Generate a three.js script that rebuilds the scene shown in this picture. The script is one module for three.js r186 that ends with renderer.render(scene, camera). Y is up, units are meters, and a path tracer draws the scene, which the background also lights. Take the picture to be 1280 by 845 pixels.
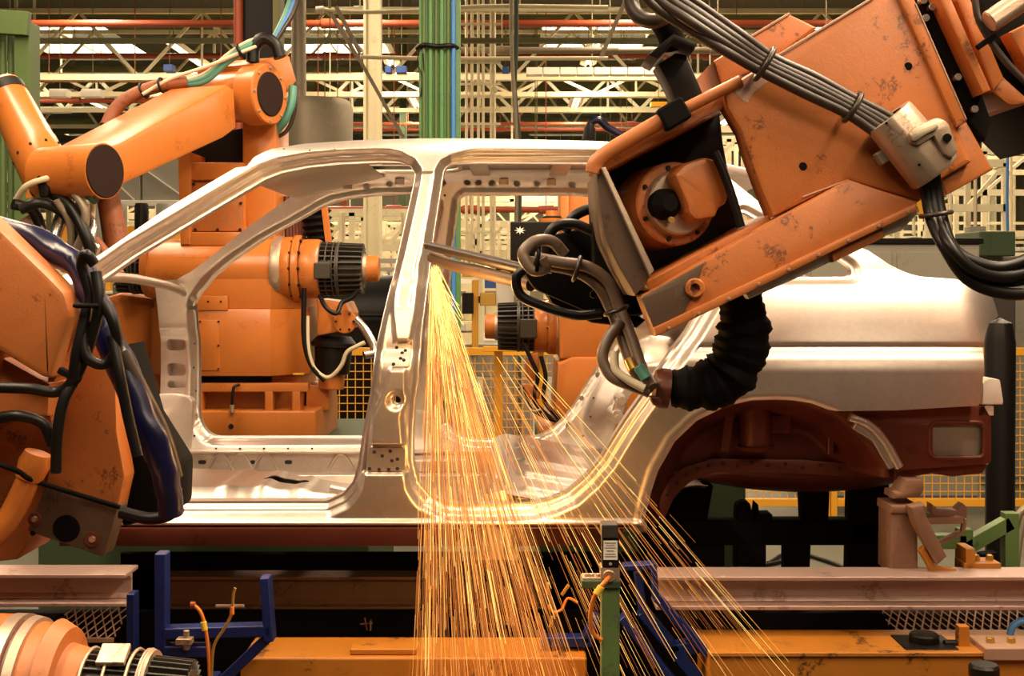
import * as THREE from 'three';
import { mergeGeometries, mergeVertices, toCreasedNormals } from 'three/addons/utils/BufferGeometryUtils.js';
import { RoundedBoxGeometry } from 'three/addons/geometries/RoundedBoxGeometry.js';
import { RectAreaLightUniformsLib } from 'three/addons/lights/RectAreaLightUniformsLib.js';

// ---------------------------------------------------------------- camera, sky, large lights, exposure
RectAreaLightUniformsLib.init();
const scene = new THREE.Scene();
const F = 1550, CX = 640, CY = 348.5, EYE = 1.55, CAMZ = 3.6;      // focal length in pixels, principal point, eye height, distance to the car side
const camera = new THREE.PerspectiveCamera(2 * Math.atan(422.5 / F) * 180 / Math.PI, 1280 / 845, 0.05, 200);
camera.position.set(0, EYE, CAMZ);
camera.lookAt(0, EYE, -10);
camera.setViewOffset(1280, 845, 0, 74, 1280, 845);                  // lens shifted down, verticals stay upright
camera.updateProjectionMatrix();
scene.background = new THREE.Color().setRGB(9.0, 8.2, 6.2);         // bright hazy sky above the roof lights
const renderer = new THREE.WebGLRenderer();
renderer.toneMapping = THREE.LinearToneMapping;
renderer.toneMappingExposure = 0.95;
renderer.shadowMap.enabled = true;
const WARM = new THREE.Color().setRGB(1.0, 0.755, 0.51);
const CELL_LAMPS = [[-1.9, 4.1, 1.7, 70], [1.9, 4.1, 1.7, 98], [0.2, 4.3, -0.9, 70], [-2.6, 4.4, -2.2, 50], [3.0, 4.4, -2.6, 34]];   // x, y, z, intensity: twin tube battens above the welding cell
const ADDED_FILLS = [[-0.7, 4.1, 3.5, 1.4, 0.6, 9], [1.4, 3.4, 3.7, 1.6, 0.7, 7.5]];   // x, y, z, width, height, intensity: fill lamps added to brighten the car side, no fixtures of the hall
const HALL_LAMP = 92;                                                 // intensity of the hall battens further back

// ---------------------------------------------------------------- helpers
let seed = 7;
const rnd = () => { seed = (seed * 1664525 + 1013904223) % 4294967296; return seed / 4294967296; };
const rr = (a, b) => a + (b - a) * rnd();
const P = (px, py, z) => new THREE.Vector3((px - CX) / F * (CAMZ - z), EYE + (CY - py) / F * (CAMZ - z), z);   // a photo pixel on the plane at depth z
const L = (n, z) => n * (CAMZ - z) / F;                              // n pixels in metres at depth z
const V3 = (x, y, z) => new THREE.Vector3(x, y, z);
const smooth = (a, b, x) => { const t = Math.min(1, Math.max(0, (x - a) / (b - a))); return t * t * (3 - 2 * t); };
const lin = (t, x) => { if (x <= t[0][0]) return t[0][1]; for (let i = 1; i < t.length; i++) if (x <= t[i][0]) { const [a, b] = t[i - 1], [c, d] = t[i]; return b + (d - b) * (x - a) / (c - a); } return t[t.length - 1][1]; };
function spl(t, x) {                                                  // smooth curve through sorted [x, y] pairs
  const n = t.length; if (x <= t[0][0]) return t[0][1]; if (x >= t[n - 1][0]) return t[n - 1][1];
  let i = 1; while (x > t[i][0]) i++;
  const m = k => { if (k <= 0) return (t[1][1] - t[0][1]) / (t[1][0] - t[0][0]); if (k >= n - 1) return (t[n - 1][1] - t[n - 2][1]) / (t[n - 1][0] - t[n - 2][0]);
    const a = (t[k][1] - t[k - 1][1]) / (t[k][0] - t[k - 1][0]), b = (t[k + 1][1] - t[k][1]) / (t[k + 1][0] - t[k][0]); return a * b <= 0 ? 0 : 2 * a * b / (a + b); };
  const h = t[i][0] - t[i - 1][0], s = (x - t[i - 1][0]) / h, s2 = s * s, s3 = s2 * s;
  return (2 * s3 - 3 * s2 + 1) * t[i - 1][1] + (s3 - 2 * s2 + s) * h * m(i - 1) + (-2 * s3 + 3 * s2) * t[i][1] + (s3 - s2) * h * m(i);
}
const taken = {};
function numbered(n) { if (!(n in taken)) { taken[n] = 0; return n; } taken[n]++; return n + '_' + String(taken[n]).padStart(3, '0'); }
function boxUV(g) {                                                   // uv in metres from the face's own direction
  g = g.index ? g.toNonIndexed() : g;
  const p = g.attributes.position, uv = new Float32Array(p.count * 2), a = V3(), b = V3(), c = V3(), n = V3();
  for (let i = 0; i < p.count; i += 3) {
    a.fromBufferAttribute(p, i); b.fromBufferAttribute(p, i + 1); c.fromBufferAttribute(p, i + 2);
    n.subVectors(b, a).cross(c.clone().sub(a)); const x = Math.abs(n.x), y = Math.abs(n.y), z = Math.abs(n.z);
    for (const [k, v] of [[0, a], [1, b], [2, c]]) {
      const [s, t] = z >= x && z >= y ? [v.x, v.y] : y >= x ? [v.x, v.z] : [v.z, v.y];
      uv[(i + k) * 2] = s; uv[(i + k) * 2 + 1] = t;
    }
  }
  g.setAttribute('uv', new THREE.BufferAttribute(uv, 2)); return g;
}
function fuse(list) {
  const gs = (Array.isArray(list) ? list : [list]).flat(Infinity).map(g => { let q = g.index ? g.toNonIndexed() : g.clone(); for (const k of Object.keys(q.attributes)) if (!['position', 'normal'].includes(k)) q.deleteAttribute(k); if (!q.attributes.normal) q.computeVertexNormals(); return q; });
  return boxUV(gs.length > 1 ? mergeGeometries(gs) : gs[0]);
}
function mesh(geos, mat) { const m = new THREE.Mesh(fuse(geos), mat); m.castShadow = m.receiveShadow = true; return m; }
function part(parent, name, geos, mat, label) { const m = mesh(geos, mat); m.name = name; if (label) m.userData.label = label; parent.add(m); return m; }
function thing(name, label, category, group) { const o = new THREE.Group(); o.name = numbered(name); o.userData = { label, category }; if (group) o.userData.group = group; scene.add(o); return o; }
function solo(name, geos, mat, label, category, group) { const m = mesh(geos, mat); m.name = numbered(name); m.userData = { label, category }; if (group) m.userData.group = group; scene.add(m); return m; }
function struct(name, geos, mat, label) { const m = mesh(geos, mat); m.name = name; m.userData = { kind: 'structure', label: label || name.replace(/_/g, ' ') }; scene.add(m); return m; }
function copyOf(o, label) { const c = o.clone(); c.name = numbered(o.name.replace(/_\d{3}$/, '')); c.userData = { ...o.userData }; if (label) c.userData.label = label; scene.add(c); return c; }

// shapes: each returns a geometry in world space
function box(x, y, z, w, h, d, r = 0.004) { const m = Math.min(w, h, d); const g = r > 0 ? new RoundedBoxGeometry(w, h, d, 1, Math.min(r, m * 0.45)) : new THREE.BoxGeometry(w, h, d); g.translate(x, y, z); return g; }
function orient(g, a, b) { const d = b.clone().sub(a), q = new THREE.Quaternion().setFromUnitVectors(V3(0, 1, 0), d.clone().normalize()); g.applyQuaternion(q); g.translate(a.x, a.y, a.z); return g; }
function cyl(a, b, r1, r2 = r1, seg = 24) {                           // solid with chamfered ends
  const h = a.distanceTo(b), c = Math.min(0.12 * Math.min(r1, r2), 0.004, h * 0.2);
  const g = new THREE.LatheGeometry([[0, 0], [r1 - c, 0], [r1, c], [r2, h - c], [r2 - c, h], [0, h]].map(p => new THREE.Vector2(Math.max(p[0], 1e-5), p[1])), seg);
  return orient(toCreasedNormals(g, 0.6), a, b);
}
function lathe(a, b, profile, seg = 32) {                             // profile: [fraction along a-b, radius]
  const h = a.distanceTo(b); const g = new THREE.LatheGeometry(profile.map(([t, r]) => new THREE.Vector2(Math.max(r, 1e-5), t * h)), seg);
  return orient(toCreasedNormals(g, 0.6), a, b);
}
function tube(pts, r, seg, rad = 10) { const c = new THREE.CatmullRomCurve3(pts, false, 'centripetal'); return capped(c, r, seg || Math.max(8, pts.length * 8), rad); }
function capped(c, r, seg, rad) {
  const g = new THREE.TubeGeometry(c, seg, r, rad, false); const caps = [];
  for (const t of [0, 1]) { const q = new THREE.CircleGeometry(r, rad); const d = c.getTangentAt(t).multiplyScalar(t ? 1 : -1); q.applyQuaternion(new THREE.Quaternion().setFromUnitVectors(V3(0, 0, 1), d)); const p = c.getPointAt(t); q.translate(p.x, p.y, p.z); caps.push(q.toNonIndexed()); }
  return mergeGeometries([g.toNonIndexed(), ...caps]);
}
function bar(a, b, w, h, r = 0, up = V3(0, 0, 1)) {                    // box from a to b, w across, h along 'up'
  const d = b.clone().sub(a), len = d.length(); d.normalize(); let s = up.clone().cross(d); if (s.lengthSq() < 1e-6) s = V3(1, 0, 0).cross(d); s.normalize(); const u = s.clone().cross(d);
  const g = r > 0 ? new RoundedBoxGeometry(w, len, h, 1, Math.min(r, w * 0.45, h * 0.45)) : new THREE.BoxGeometry(w, len, h);
  const m = new THREE.Matrix4().makeBasis(s, d, u); m.setPosition(a.clone().add(b).multiplyScalar(0.5)); g.applyMatrix4(m);
  return g;
}
function rpoly(pts, n = 6) {                                          // polygon with rounded corners: [x, y, radius]
  const out = [], m = pts.length;
  for (let i = 0; i < m; i++) {
    const [x, y, r = 0] = pts[i]; if (!r) { out.push([x, y]); continue; }
    const [ax, ay] = pts[(i + m - 1) % m], [bx, by] = pts[(i + 1) % m];
    const la = Math.hypot(ax - x, ay - y), lb = Math.hypot(bx - x, by - y), q = Math.min(r, la * 0.49, lb * 0.49);
    const p0 = [x + (ax - x) / la * q, y + (ay - y) / la * q], p1 = [x + (bx - x) / lb * q, y + (by - y) / lb * q];
    for (let k = 0; k <= n; k++) { const t = k / n; out.push([(1 - t) ** 2 * p0[0] + 2 * t * (1 - t) * x + t * t * p1[0], (1 - t) ** 2 * p0[1] + 2 * t * (1 - t) * y + t * t * p1[1]]); }
  }
  return out;
}
function shapeOf(pts, holes = []) { const s = new THREE.Shape(pts.map(p => new THREE.Vector2(p[0], p[1]))); for (const h of holes) s.holes.push(new THREE.Path(h.map(p => new THREE.Vector2(p[0], p[1])))); return s; }
function slab(pts, z0, z1, bevel = 0.004, holes = []) {               // outline in world x, y, extruded from z0 to z1
  const b = Math.min(bevel, (z1 - z0) * 0.4); const g = new THREE.ExtrudeGeometry(shapeOf(pts, holes), { depth: z1 - z0 - 2 * b, bevelEnabled: b > 0, bevelThickness: b, bevelSize: b, bevelOffset: -b, bevelSegments: 2, curveSegments: 6 });
  g.translate(0, 0, z0 + b); return toCreasedNormals(g, 0.5);
}
const pxs = (pts, z) => pts.map(([x, y, r]) => { const v = P(x, y, z); return r ? [v.x, v.y, L(r, z)] : [v.x, v.y]; });   // pixel outline at depth z
const pslab = (pts, zf, depth, bevel, holes = []) => slab(rpoly(pxs(pts, zf)), zf - depth, zf, bevel, holes.map(h => rpoly(pxs(h, zf))));
const circ = (x, y, r, n = 20, k = 1) => Array.from({ length: n }, (_, i) => [x + r * Math.cos(i / n * 2 * Math.PI), y + r * k * Math.sin(i / n * 2 * Math.PI)]);
function sdPoly(pts) {                                                // signed distance to a closed outline, negative inside
  const n = pts.length, X = new Float64Array(pts.map(p => p[0])), Y = new Float64Array(pts.map(p => p[1]));
  return (x, y) => {
    let d = 1e9, s = false;
    for (let i = 0, j = n - 1; i < n; j = i++) {
      const ex = X[j] - X[i], ey = Y[j] - Y[i], wx = x - X[i], wy = y - Y[i]; let t = (wx * ex + wy * ey) / (ex * ex + ey * ey + 1e-18); t = t < 0 ? 0 : t > 1 ? 1 : t;
      const bx = wx - ex * t, by = wy - ey * t, q = bx * bx + by * by; if (q < d) d = q;
      if ((Y[i] > y) !== (Y[j] > y) && x < (X[j] - X[i]) * (y - Y[i]) / (Y[j] - Y[i]) + X[i]) s = !s;
    }
    return s ? -Math.sqrt(d) : Math.sqrt(d);
  };
}
function sheet({ x0, x1, y0, y1, step, inside, z, thick = 0.002, map = (x, y, w) => [x, y, w] }) {   // pressed sheet: where inside(x, y) < 0 a surface at height z(x, y), with real thickness
  const nx = Math.round((x1 - x0) / step), ny = Math.round((y1 - y0) / step), W = nx + 1, f = new Float32Array(W * (ny + 1));
  const gx = i => x0 + i * (x1 - x0) / nx, gy = j => y0 + j * (y1 - y0) / ny;
  for (let j = 0; j <= ny; j++) for (let i = 0; i <= nx; i++) f[j * W + i] = inside(gx(i), gy(j)) || 1e-9;
  const pos = [], idx = [], keys = new Map(), rim = [];
  const vtx = (x, y, key) => { let k = keys.get(key); if (k === undefined) { k = pos.length / 2; pos.push(x, y); keys.set(key, k); } return k; };
  const corner = (i, j) => vtx(gx(i), gy(j), j * W + i);
  const cut = (i, j, k, l) => { const a = j * W + i, b = l * W + k, lo = Math.min(a, b), hi = Math.max(a, b), t = f[a] / (f[a] - f[b]); return vtx(gx(i) + (gx(k) - gx(i)) * t, gy(j) + (gy(l) - gy(j)) * t, 1e7 + lo * 4 + (hi - lo === 1 ? 0 : 1)); };
  for (let j = 0; j < ny; j++) for (let i = 0; i < nx; i++) {
    const c = [[i, j], [i + 1, j], [i + 1, j + 1], [i, j + 1]], s = c.map(([a, b]) => f[b * W + a] < 0); if (!s.some(q => q)) continue;
    const ring = [];
    for (let k = 0; k < 4; k++) { const m = (k + 1) % 4; if (s[k]) ring.push([corner(...c[k]), 0]); if (s[k] !== s[m]) ring.push([cut(...c[k], ...c[m]), 1, s[k]]); }
    for (let k = 1; k + 1 < ring.length; k++) idx.push(ring[0][0], ring[k][0], ring[k + 1][0]);
    for (let k = 0; k < ring.length; k++) { const a = ring[k], b = ring[(k + 1) % ring.length]; if (a[1] && b[1] && a[2] && !b[2]) rim.push([a[0], b[0]]); }
  }
  const n = pos.length / 2, A = new Float32Array(n * 3), B = new Float32Array(n * 3);
  for (let k = 0; k < n; k++) { const x = pos[2 * k], y = pos[2 * k + 1], w = z(x, y); A.set(map(x, y, w), k * 3); B.set(map(x, y, w - thick), k * 3); }
  const mk = (p, id) => { const g = new THREE.BufferGeometry(); g.setAttribute('position', new THREE.BufferAttribute(p, 3)); g.setIndex(id); g.computeVertexNormals(); return g.toNonIndexed(); };
  const back = []; for (let k = 0; k < idx.length; k += 3) back.push(idx[k], idx[k + 2], idx[k + 1]);
  const R = []; for (const [a, b] of rim) { const q = (S, k) => [S[k * 3], S[k * 3 + 1], S[k * 3 + 2]]; R.push(...q(A, a), ...q(B, a), ...q(A, b), ...q(A, b), ...q(B, a), ...q(B, b)); }
  const gr = new THREE.BufferGeometry(); gr.setAttribute('position', new THREE.BufferAttribute(new Float32Array(R), 3)); gr.computeVertexNormals();
  return R.length ? [mk(A, idx), mk(B, back), gr] : [mk(A, idx), mk(B, back)];
}
const ring = (c, r, axis, n, f) => Array.from({ length: n }, (_, i) => { const a = i / n * 2 * Math.PI, q = new THREE.Quaternion().setFromUnitVectors(V3(0, 0, 1), axis.clone().normalize()); return f(V3(r * Math.cos(a), r * Math.sin(a), 0).applyQuaternion(q).add(c), a); });
function torus(c, axis, r, t, n = 28) { const g = new THREE.TorusGeometry(r, t, 8, n); g.applyQuaternion(new THREE.Quaternion().setFromUnitVectors(V3(0, 0, 1), axis.clone().normalize())); g.translate(c.x, c.y, c.z); return g; }

// ---------------------------------------------------------------- textures and materials
const NS = 512;
function noiseField(freqs, sd) {                                      // tileable value noise, 0..1
  let s0 = sd; const r = () => { s0 = (s0 * 1664525 + 1013904223) % 4294967296; return s0 / 4294967296; };
  const out = new Float32Array(NS * NS); let tot = 0;
  for (const [fq, amp] of freqs) {
    const g = Float32Array.from({ length: fq * fq }, r); tot += amp;
    for (let y = 0; y < NS; y++) { const v = y / NS * fq, j = Math.floor(v), tv = smooth(0, 1, v - j), j1 = (j + 1) % fq;
      for (let x = 0; x < NS; x++) { const u = x / NS * fq, i = Math.floor(u), tu = smooth(0, 1, u - i), i1 = (i + 1) % fq;
        const a = g[j * fq + i] * (1 - tu) + g[j * fq + i1] * tu, b = g[j1 * fq + i] * (1 - tu) + g[j1 * fq + i1] * tu; out[y * NS + x] += amp * (a * (1 - tv) + b * tv); } }
  }
  for (let i = 0; i < out.length; i++) out[i] /= tot; return out;
}
const nA = noiseField([[4, 1], [9, .8], [21, .6], [47, .4], [110, .3]], 11), nB = noiseField([[6, 1], [13, .8], [31, .7], [70, .5]], 23), nC = noiseField([[64, .6], [150, 1], [256, .7]], 37);
function tex(fn, srgb, rep = 1) {
  const d = new Uint8Array(NS * NS * 4);
  for (let i = 0; i < NS * NS; i++) { const c = fn(i); d[i * 4] = c[0]; d[i * 4 + 1] = c[1]; d[i * 4 + 2] = c[2]; d[i * 4 + 3] = 255; }
  const t = new THREE.DataTexture(d, NS, NS); t.wrapS = t.wrapT = THREE.RepeatWrapping; t.magFilter = THREE.LinearFilter; t.minFilter = THREE.LinearMipmapLinearFilter; t.generateMipmaps = true; if (srgb) t.colorSpace = THREE.SRGBColorSpace; t.repeat.set(rep, rep); t.needsUpdate = true; return t;
}
const mix3 = (a, b, t) => [a[0] + (b[0] - a[0]) * t, a[1] + (b[1] - a[1]) * t, a[2] + (b[2] - a[2]) * t];
function paintMap(base, dirt, chip, amount, chips, rep) {             // paint with smudges of grease and scraped spots
  return tex(i => { let c = mix3(base, dirt, 0.10 * (nA[i] - 0.5) * 2 + 0.05); c = mix3(c, dirt, amount * smooth(0.60, 0.72, nB[i]) * smooth(0.35, 0.6, nC[i])); c = mix3(c, chip, chips * smooth(0.665, 0.70, nA[i]) * smooth(0.4, 0.5, nC[i])); return c; }, true, rep);
}
const roughMap = (lo, hi, rep) => tex(i => { const v = 255 * (lo + (hi - lo) * (0.6 * nA[i] + 0.4 * nC[i])); return [v, v, v]; }, false, rep);
const bumpTex = tex(i => { const v = 255 * (0.5 * nC[i] + 0.5 * nB[i]); return [v, v, v]; }, false, 2);
const M = (o) => new THREE.MeshStandardMaterial(o), MP = (o) => new THREE.MeshPhysicalMaterial(o);
const rough1 = roughMap(0.55, 1.0, 1.3);
const mat = {
  orange: M({ map: paintMap([192, 113, 48], [124, 63, 25], [200, 170, 140], 0.30, 0.0, 1.1), roughness: 0.42, roughnessMap: rough1 }),
  wornOrange: M({ map: paintMap([178, 103, 48], [60, 32, 18], [172, 138, 110], 0.55, 0.30, 2.3), roughness: 0.62, roughnessMap: rough1, bumpMap: bumpTex, bumpScale: 0.0006 }),
  rustOrange: M({ map: paintMap([98, 48, 28], [40, 22, 16], [130, 96, 76], 0.7, 0.4, 2.4), roughness: 0.55, roughnessMap: rough1, bumpMap: bumpTex, bumpScale: 0.0008 }),
  darkDisc: MP({ color: 0x281a14, roughness: 0.8, specularIntensity: 0.3 }),
  steel: M({ map: tex(i => { const v = 208 + 26 * (nA[i] - 0.5) + 14 * (nC[i] - 0.5); return [v, v * 0.95, v * 0.90]; }, true, 0.8), metalness: 0.88, roughness: 0.42, roughnessMap: roughMap(0.8, 1.0, 1.0) }),
  primerShade: M({ map: paintMap([102, 46, 31], [36, 18, 13], [120, 68, 50], 0.4, 0.2, 1.4), metalness: 0.25, roughness: 0.5 }),  // primer red on the underbody; elsewhere shade and orange reflections painted on steel
  weld: M({ color: 0x2c241e, roughness: 0.7, metalness: 0.3 }),
  rail: M({ map: paintMap([184, 158, 148], [110, 84, 74], [224, 210, 200], 0.5, 0.5, 1.3), metalness: 0.45, roughness: 0.5, bumpMap: bumpTex, bumpScale: 0.0008 }),
  castPale: M({ map: paintMap([168, 134, 112], [110, 82, 66], [196, 172, 154], 0.4, 0.4, 2.0), metalness: 0.15, roughness: 0.6, bumpMap: bumpTex, bumpScale: 0.001 }),
  aluminium: M({ map: paintMap([190, 168, 146], [96, 76, 60], [225, 215, 205], 0.45, 0.3, 2.5), metalness: 0.7, roughness: 0.42, bumpMap: bumpTex, bumpScale: 0.0006 }),
  dullSteel: M({ map: paintMap([96, 76, 60], [50, 38, 30], [140, 116, 96], 0.5, 0.3, 1.6), metalness: 0.3, roughness: 0.55 }),
  gunHose: M({ map: paintMap([112, 92, 76], [48, 38, 30], [150, 128, 108], 0.5, 0.2, 3), roughness: 0.42 }),
  postBrown: M({ map: paintMap([140, 106, 86], [92, 68, 54], [170, 140, 120], 0.4, 0.4, 2.2), metalness: 0.2, roughness: 0.6, bumpMap: bumpTex, bumpScale: 0.001 }),
  greenBright: M({ map: paintMap([84, 134, 74], [46, 86, 50], [120, 158, 98], 0.5, 0.2, 1.2), roughness: 0.45 }),
  chrome: M({ color: 0xd8d0c4, metalness: 0.9, roughness: 0.22 }),
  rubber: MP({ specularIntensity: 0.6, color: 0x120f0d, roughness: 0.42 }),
  hose: M({ map: paintMap([54, 43, 34], [24, 18, 14], [92, 76, 62], 0.5, 0.2, 3), roughness: 0.4 }),
  blackMetal: MP({ specularIntensity: 0.5, map: paintMap([24, 20, 17], [12, 9, 8], [56, 46, 38], 0.5, 0.35, 2), roughness: 0.5, metalness: 0.3 }),
  sootShade: MP({ specularIntensity: 0.2, map: paintMap([15, 12, 10], [8, 6, 5], [30, 24, 20], 0.5, 0.25, 2), roughness: 0.75 }),  // greasy black; also carries painted shade on bed plates and lifting frame
  finBlack: M({ color: 0x39342c, roughness: 0.45 }),
  blueSleeve: M({ map: paintMap([12, 12, 50], [7, 6, 16], [36, 36, 90], 0.7, 0.15, 4), roughness: 0.3 }),
  blueFrame: M({ map: paintMap([17, 36, 98], [8, 12, 30], [60, 86, 140], 0.5, 0.3, 1.6), roughness: 0.4, metalness: 0.1 }),
  yellowBed: M({ map: paintMap([176, 112, 30], [54, 30, 12], [120, 80, 34], 0.85, 0.5, 1.2), roughness: 0.5 }),
  yellow: M({ color: 0xe0a02c, roughness: 0.45 }),
  green: M({ map: paintMap([88, 112, 62], [50, 64, 36], [124, 138, 96], 0.4, 0.2, 1.2), roughness: 0.5 }),
  greenDark: M({ map: paintMap([58, 76, 48], [34, 44, 28], [90, 104, 74], 0.4, 0.2, 1.2), roughness: 0.55 }),
  bluePipe: M({ color: 0x3f7cc0, roughness: 0.45 }),
  cream: M({ map: paintMap([236, 226, 190], [170, 150, 100], [240, 232, 205], 0.25, 0.0, 0.7), roughness: 0.55 }),
  olive: M({ color: 0x6e6a42, roughness: 0.65 }),
  red: M({ color: 0x96401f, roughness: 0.5 }),
  grey: M({ map: paintMap([150, 146, 132], [110, 104, 92], [170, 166, 150], 0.3, 0.1, 0.6), roughness: 0.6 }),
  duct: M({ map: paintMap([150, 138, 116], [100, 84, 64], [184, 176, 160], 0.5, 0.2, 0.8), metalness: 0.4, roughness: 0.5 }),
  roofDeck: M({ color: 0x4c4434, roughness: 0.85 }),
  concrete: M({ map: paintMap([96, 96, 78], [56, 52, 42], [124, 122, 102], 0.5, 0.2, 0.35), roughness: 0.6 }),
  darkCurtain: M({ color: 0x2a241c, roughness: 0.6 }),
  white: M({ color: 0xe8e2d4, roughness: 0.5 }),
  blueTank: M({ color: 0x2b4f98, roughness: 0.5 }),
  brownSleeve: M({ map: paintMap([140, 76, 38], [66, 34, 18], [180, 118, 74], 0.6, 0.3, 5), roughness: 0.6, bumpMap: bumpTex, bumpScale: 0.002 }),
  brass: M({ color: 0xc8a050, metalness: 0.7, roughness: 0.35 }),
  wireOrange: M({ color: 0xd87828, roughness: 0.45 }),
  tagYellow: M({ color: 0xe8c040, roughness: 0.5 }),
  tealHose: M({ color: 0x4f8a78, roughness: 0.45 }),
  paleHose: M({ color: 0xcfc0a0, roughness: 0.5 }),
  wallPanel: M({ color: 0x8f8468, roughness: 0.8 }),
  addedDarkFloor: M({ map: paintMap([46, 38, 31], [24, 19, 15], [70, 58, 48], 0.6, 0.3, 0.8), roughness: 0.7 }),
  wallShade: M({ color: 0x3a2f26, roughness: 0.85 }),
};
// ---------------------------------------------------------------- car body in white
const beltZ = [[0.80, -0.034], [0.83, -0.030], [0.90, -0.010], [1.0, 0.008], [1.1, 0.020], [1.2, 0.026], [1.28, 0.025], [1.31, 0.019], [1.345, 0.000], [1.365, -0.003], [1.40, -0.013], [1.45, -0.031], [1.50, -0.053], [1.53, -0.070], [1.556, -0.094], [1.60, -0.112], [1.75, -0.165], [1.90, -0.222], [1.945, -0.243], [1.965, -0.262], [1.985, -0.300], [2.0, -0.36]];
const sideZ = y => spl(beltZ, y);
function sidePoint(px, py) { let y = EYE + (CY - py) / F * CAMZ, z = 0; for (let k = 0; k < 12; k++) { z = sideZ(y); y = EYE + (CY - py) / F * (CAMZ - z); } return [(px - CX) / F * (CAMZ - z), y]; }
const side = pts => rpoly(pts.map(([x, y, r]) => { const q = sidePoint(x, y); return r ? [...q, r / 430] : q; }));
const bodyOutline = side([[20, 352], [66, 350], [96, 336], [128, 316], [205, 263], [260, 230], [294, 210], [309, 208], [317, 197], [328, 191], [340, 186], [381, 179.5], [442, 175.5], [523, 173], [600, 173], [760, 177], [840, 192], [905, 217], [965, 266], [1030, 294], [1085, 313], [1112, 331], [1142, 345.5, 20], [1195, 349], [1232, 357, 20], [1247, 372, 10], [1255, 396], [1240, 404], [1232, 420, 8], [1229, 440], [1225, 507, 4], [1120, 513], [1040, 514, 6],
  [1014, 504.5], [993, 501], [972, 500], [940, 501], [908, 508], [871.6, 526], [844, 552], [822.6, 589], [814, 616], [806, 648], [800, 663.5, 3], [20, 663.5]]);
const frontDoor = side([[78, 390, 14], [95, 372], [128, 345], [163.5, 320], [241, 273.6], [302, 237.6], [328, 222.5], [350, 214], [383, 207.7], [421, 203.7], [470, 201.6], [498.7, 201.6], [511, 205.7], [517, 215], [516, 225], [492, 333], [468, 433], [460, 494], [451, 541], [445, 584], [438, 606], [425, 621], [405, 630], [100, 630.5, 25], [76, 600, 20]]);
const rearDoor = side([[553.6, 213], [557, 207], [564, 203.5], [600, 202.5], [744, 203.5], [810, 209], [862, 232, 20], [898, 290, 40], [900, 330], [886, 372], [861, 414], [825, 463], [803, 497], [786.6, 520], [769.5, 546.5], [752.5, 575], [733.6, 597.6], [711, 617.5], [688, 628], [667, 632], [620, 634], [571.6, 634], [555, 631.6], [536, 622], [522, 605.5], [514.7, 579.5], [514.7, 551], [517, 503.7], [521, 480], [525.6, 414.7], [530, 382], [536, 335], [540, 300]]);
const quarterWindow = side([[925, 262, 10], [958, 280], [1045, 321, 6], [1066, 335, 8], [1066, 346, 10], [945, 347, 12]]);
const sdB = sdPoly(bodyOutline), sdF = sdPoly(frontDoor), sdR = sdPoly(rearDoor), sdQ = sdPoly(quarterWindow);
const archPts = side([[806, 663], [806, 648], [814, 616], [822.6, 589], [844, 552], [871.6, 526], [908, 508], [940, 501], [972, 500], [993, 501], [1014, 504.5], [1040, 514], [1062, 523], [1088, 545], [1105, 565], [1119, 588], [1119, 663]]);
const sdArch = sdPoly(archPts);
const doorStep = d => lin([[0, -0.052], [0.010, -0.052], [0.014, -0.044], [0.018, -0.034], [0.029, -0.031], [0.034, -0.022], [0.040, -0.006], [0.044, -0.001], [0.050, 0]], d);
const pillarPads = [[[521, 196], [552, 196], [543, 260], [526, 330], [520, 390, 6], [513, 427, 4], [493, 428, 4], [489, 388, 6], [497, 320], [509, 262]], [[486, 461, 4], [508, 461, 4], [508, 500], [502, 520, 5], [504, 545], [506, 557, 3], [462, 557, 4], [466, 520], [479, 488, 4]]].map(p => sdPoly(side(p)));
const padInlay = sdPoly(side([[527, 215], [542, 215], [536, 262], [520, 330], [513, 384, 5], [495, 384, 5], [503, 322], [514, 264]]));
const bracketHole = sidePoint(495, 501), dishSd = (x, y) => Math.hypot(x - bracketHole[0], y - bracketHole[1]);
const [bandA, bandB] = [sidePoint(500, 592)[1], sidePoint(500, 330)[1]];
const rearX = sidePoint(1228, 440)[0];
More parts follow.
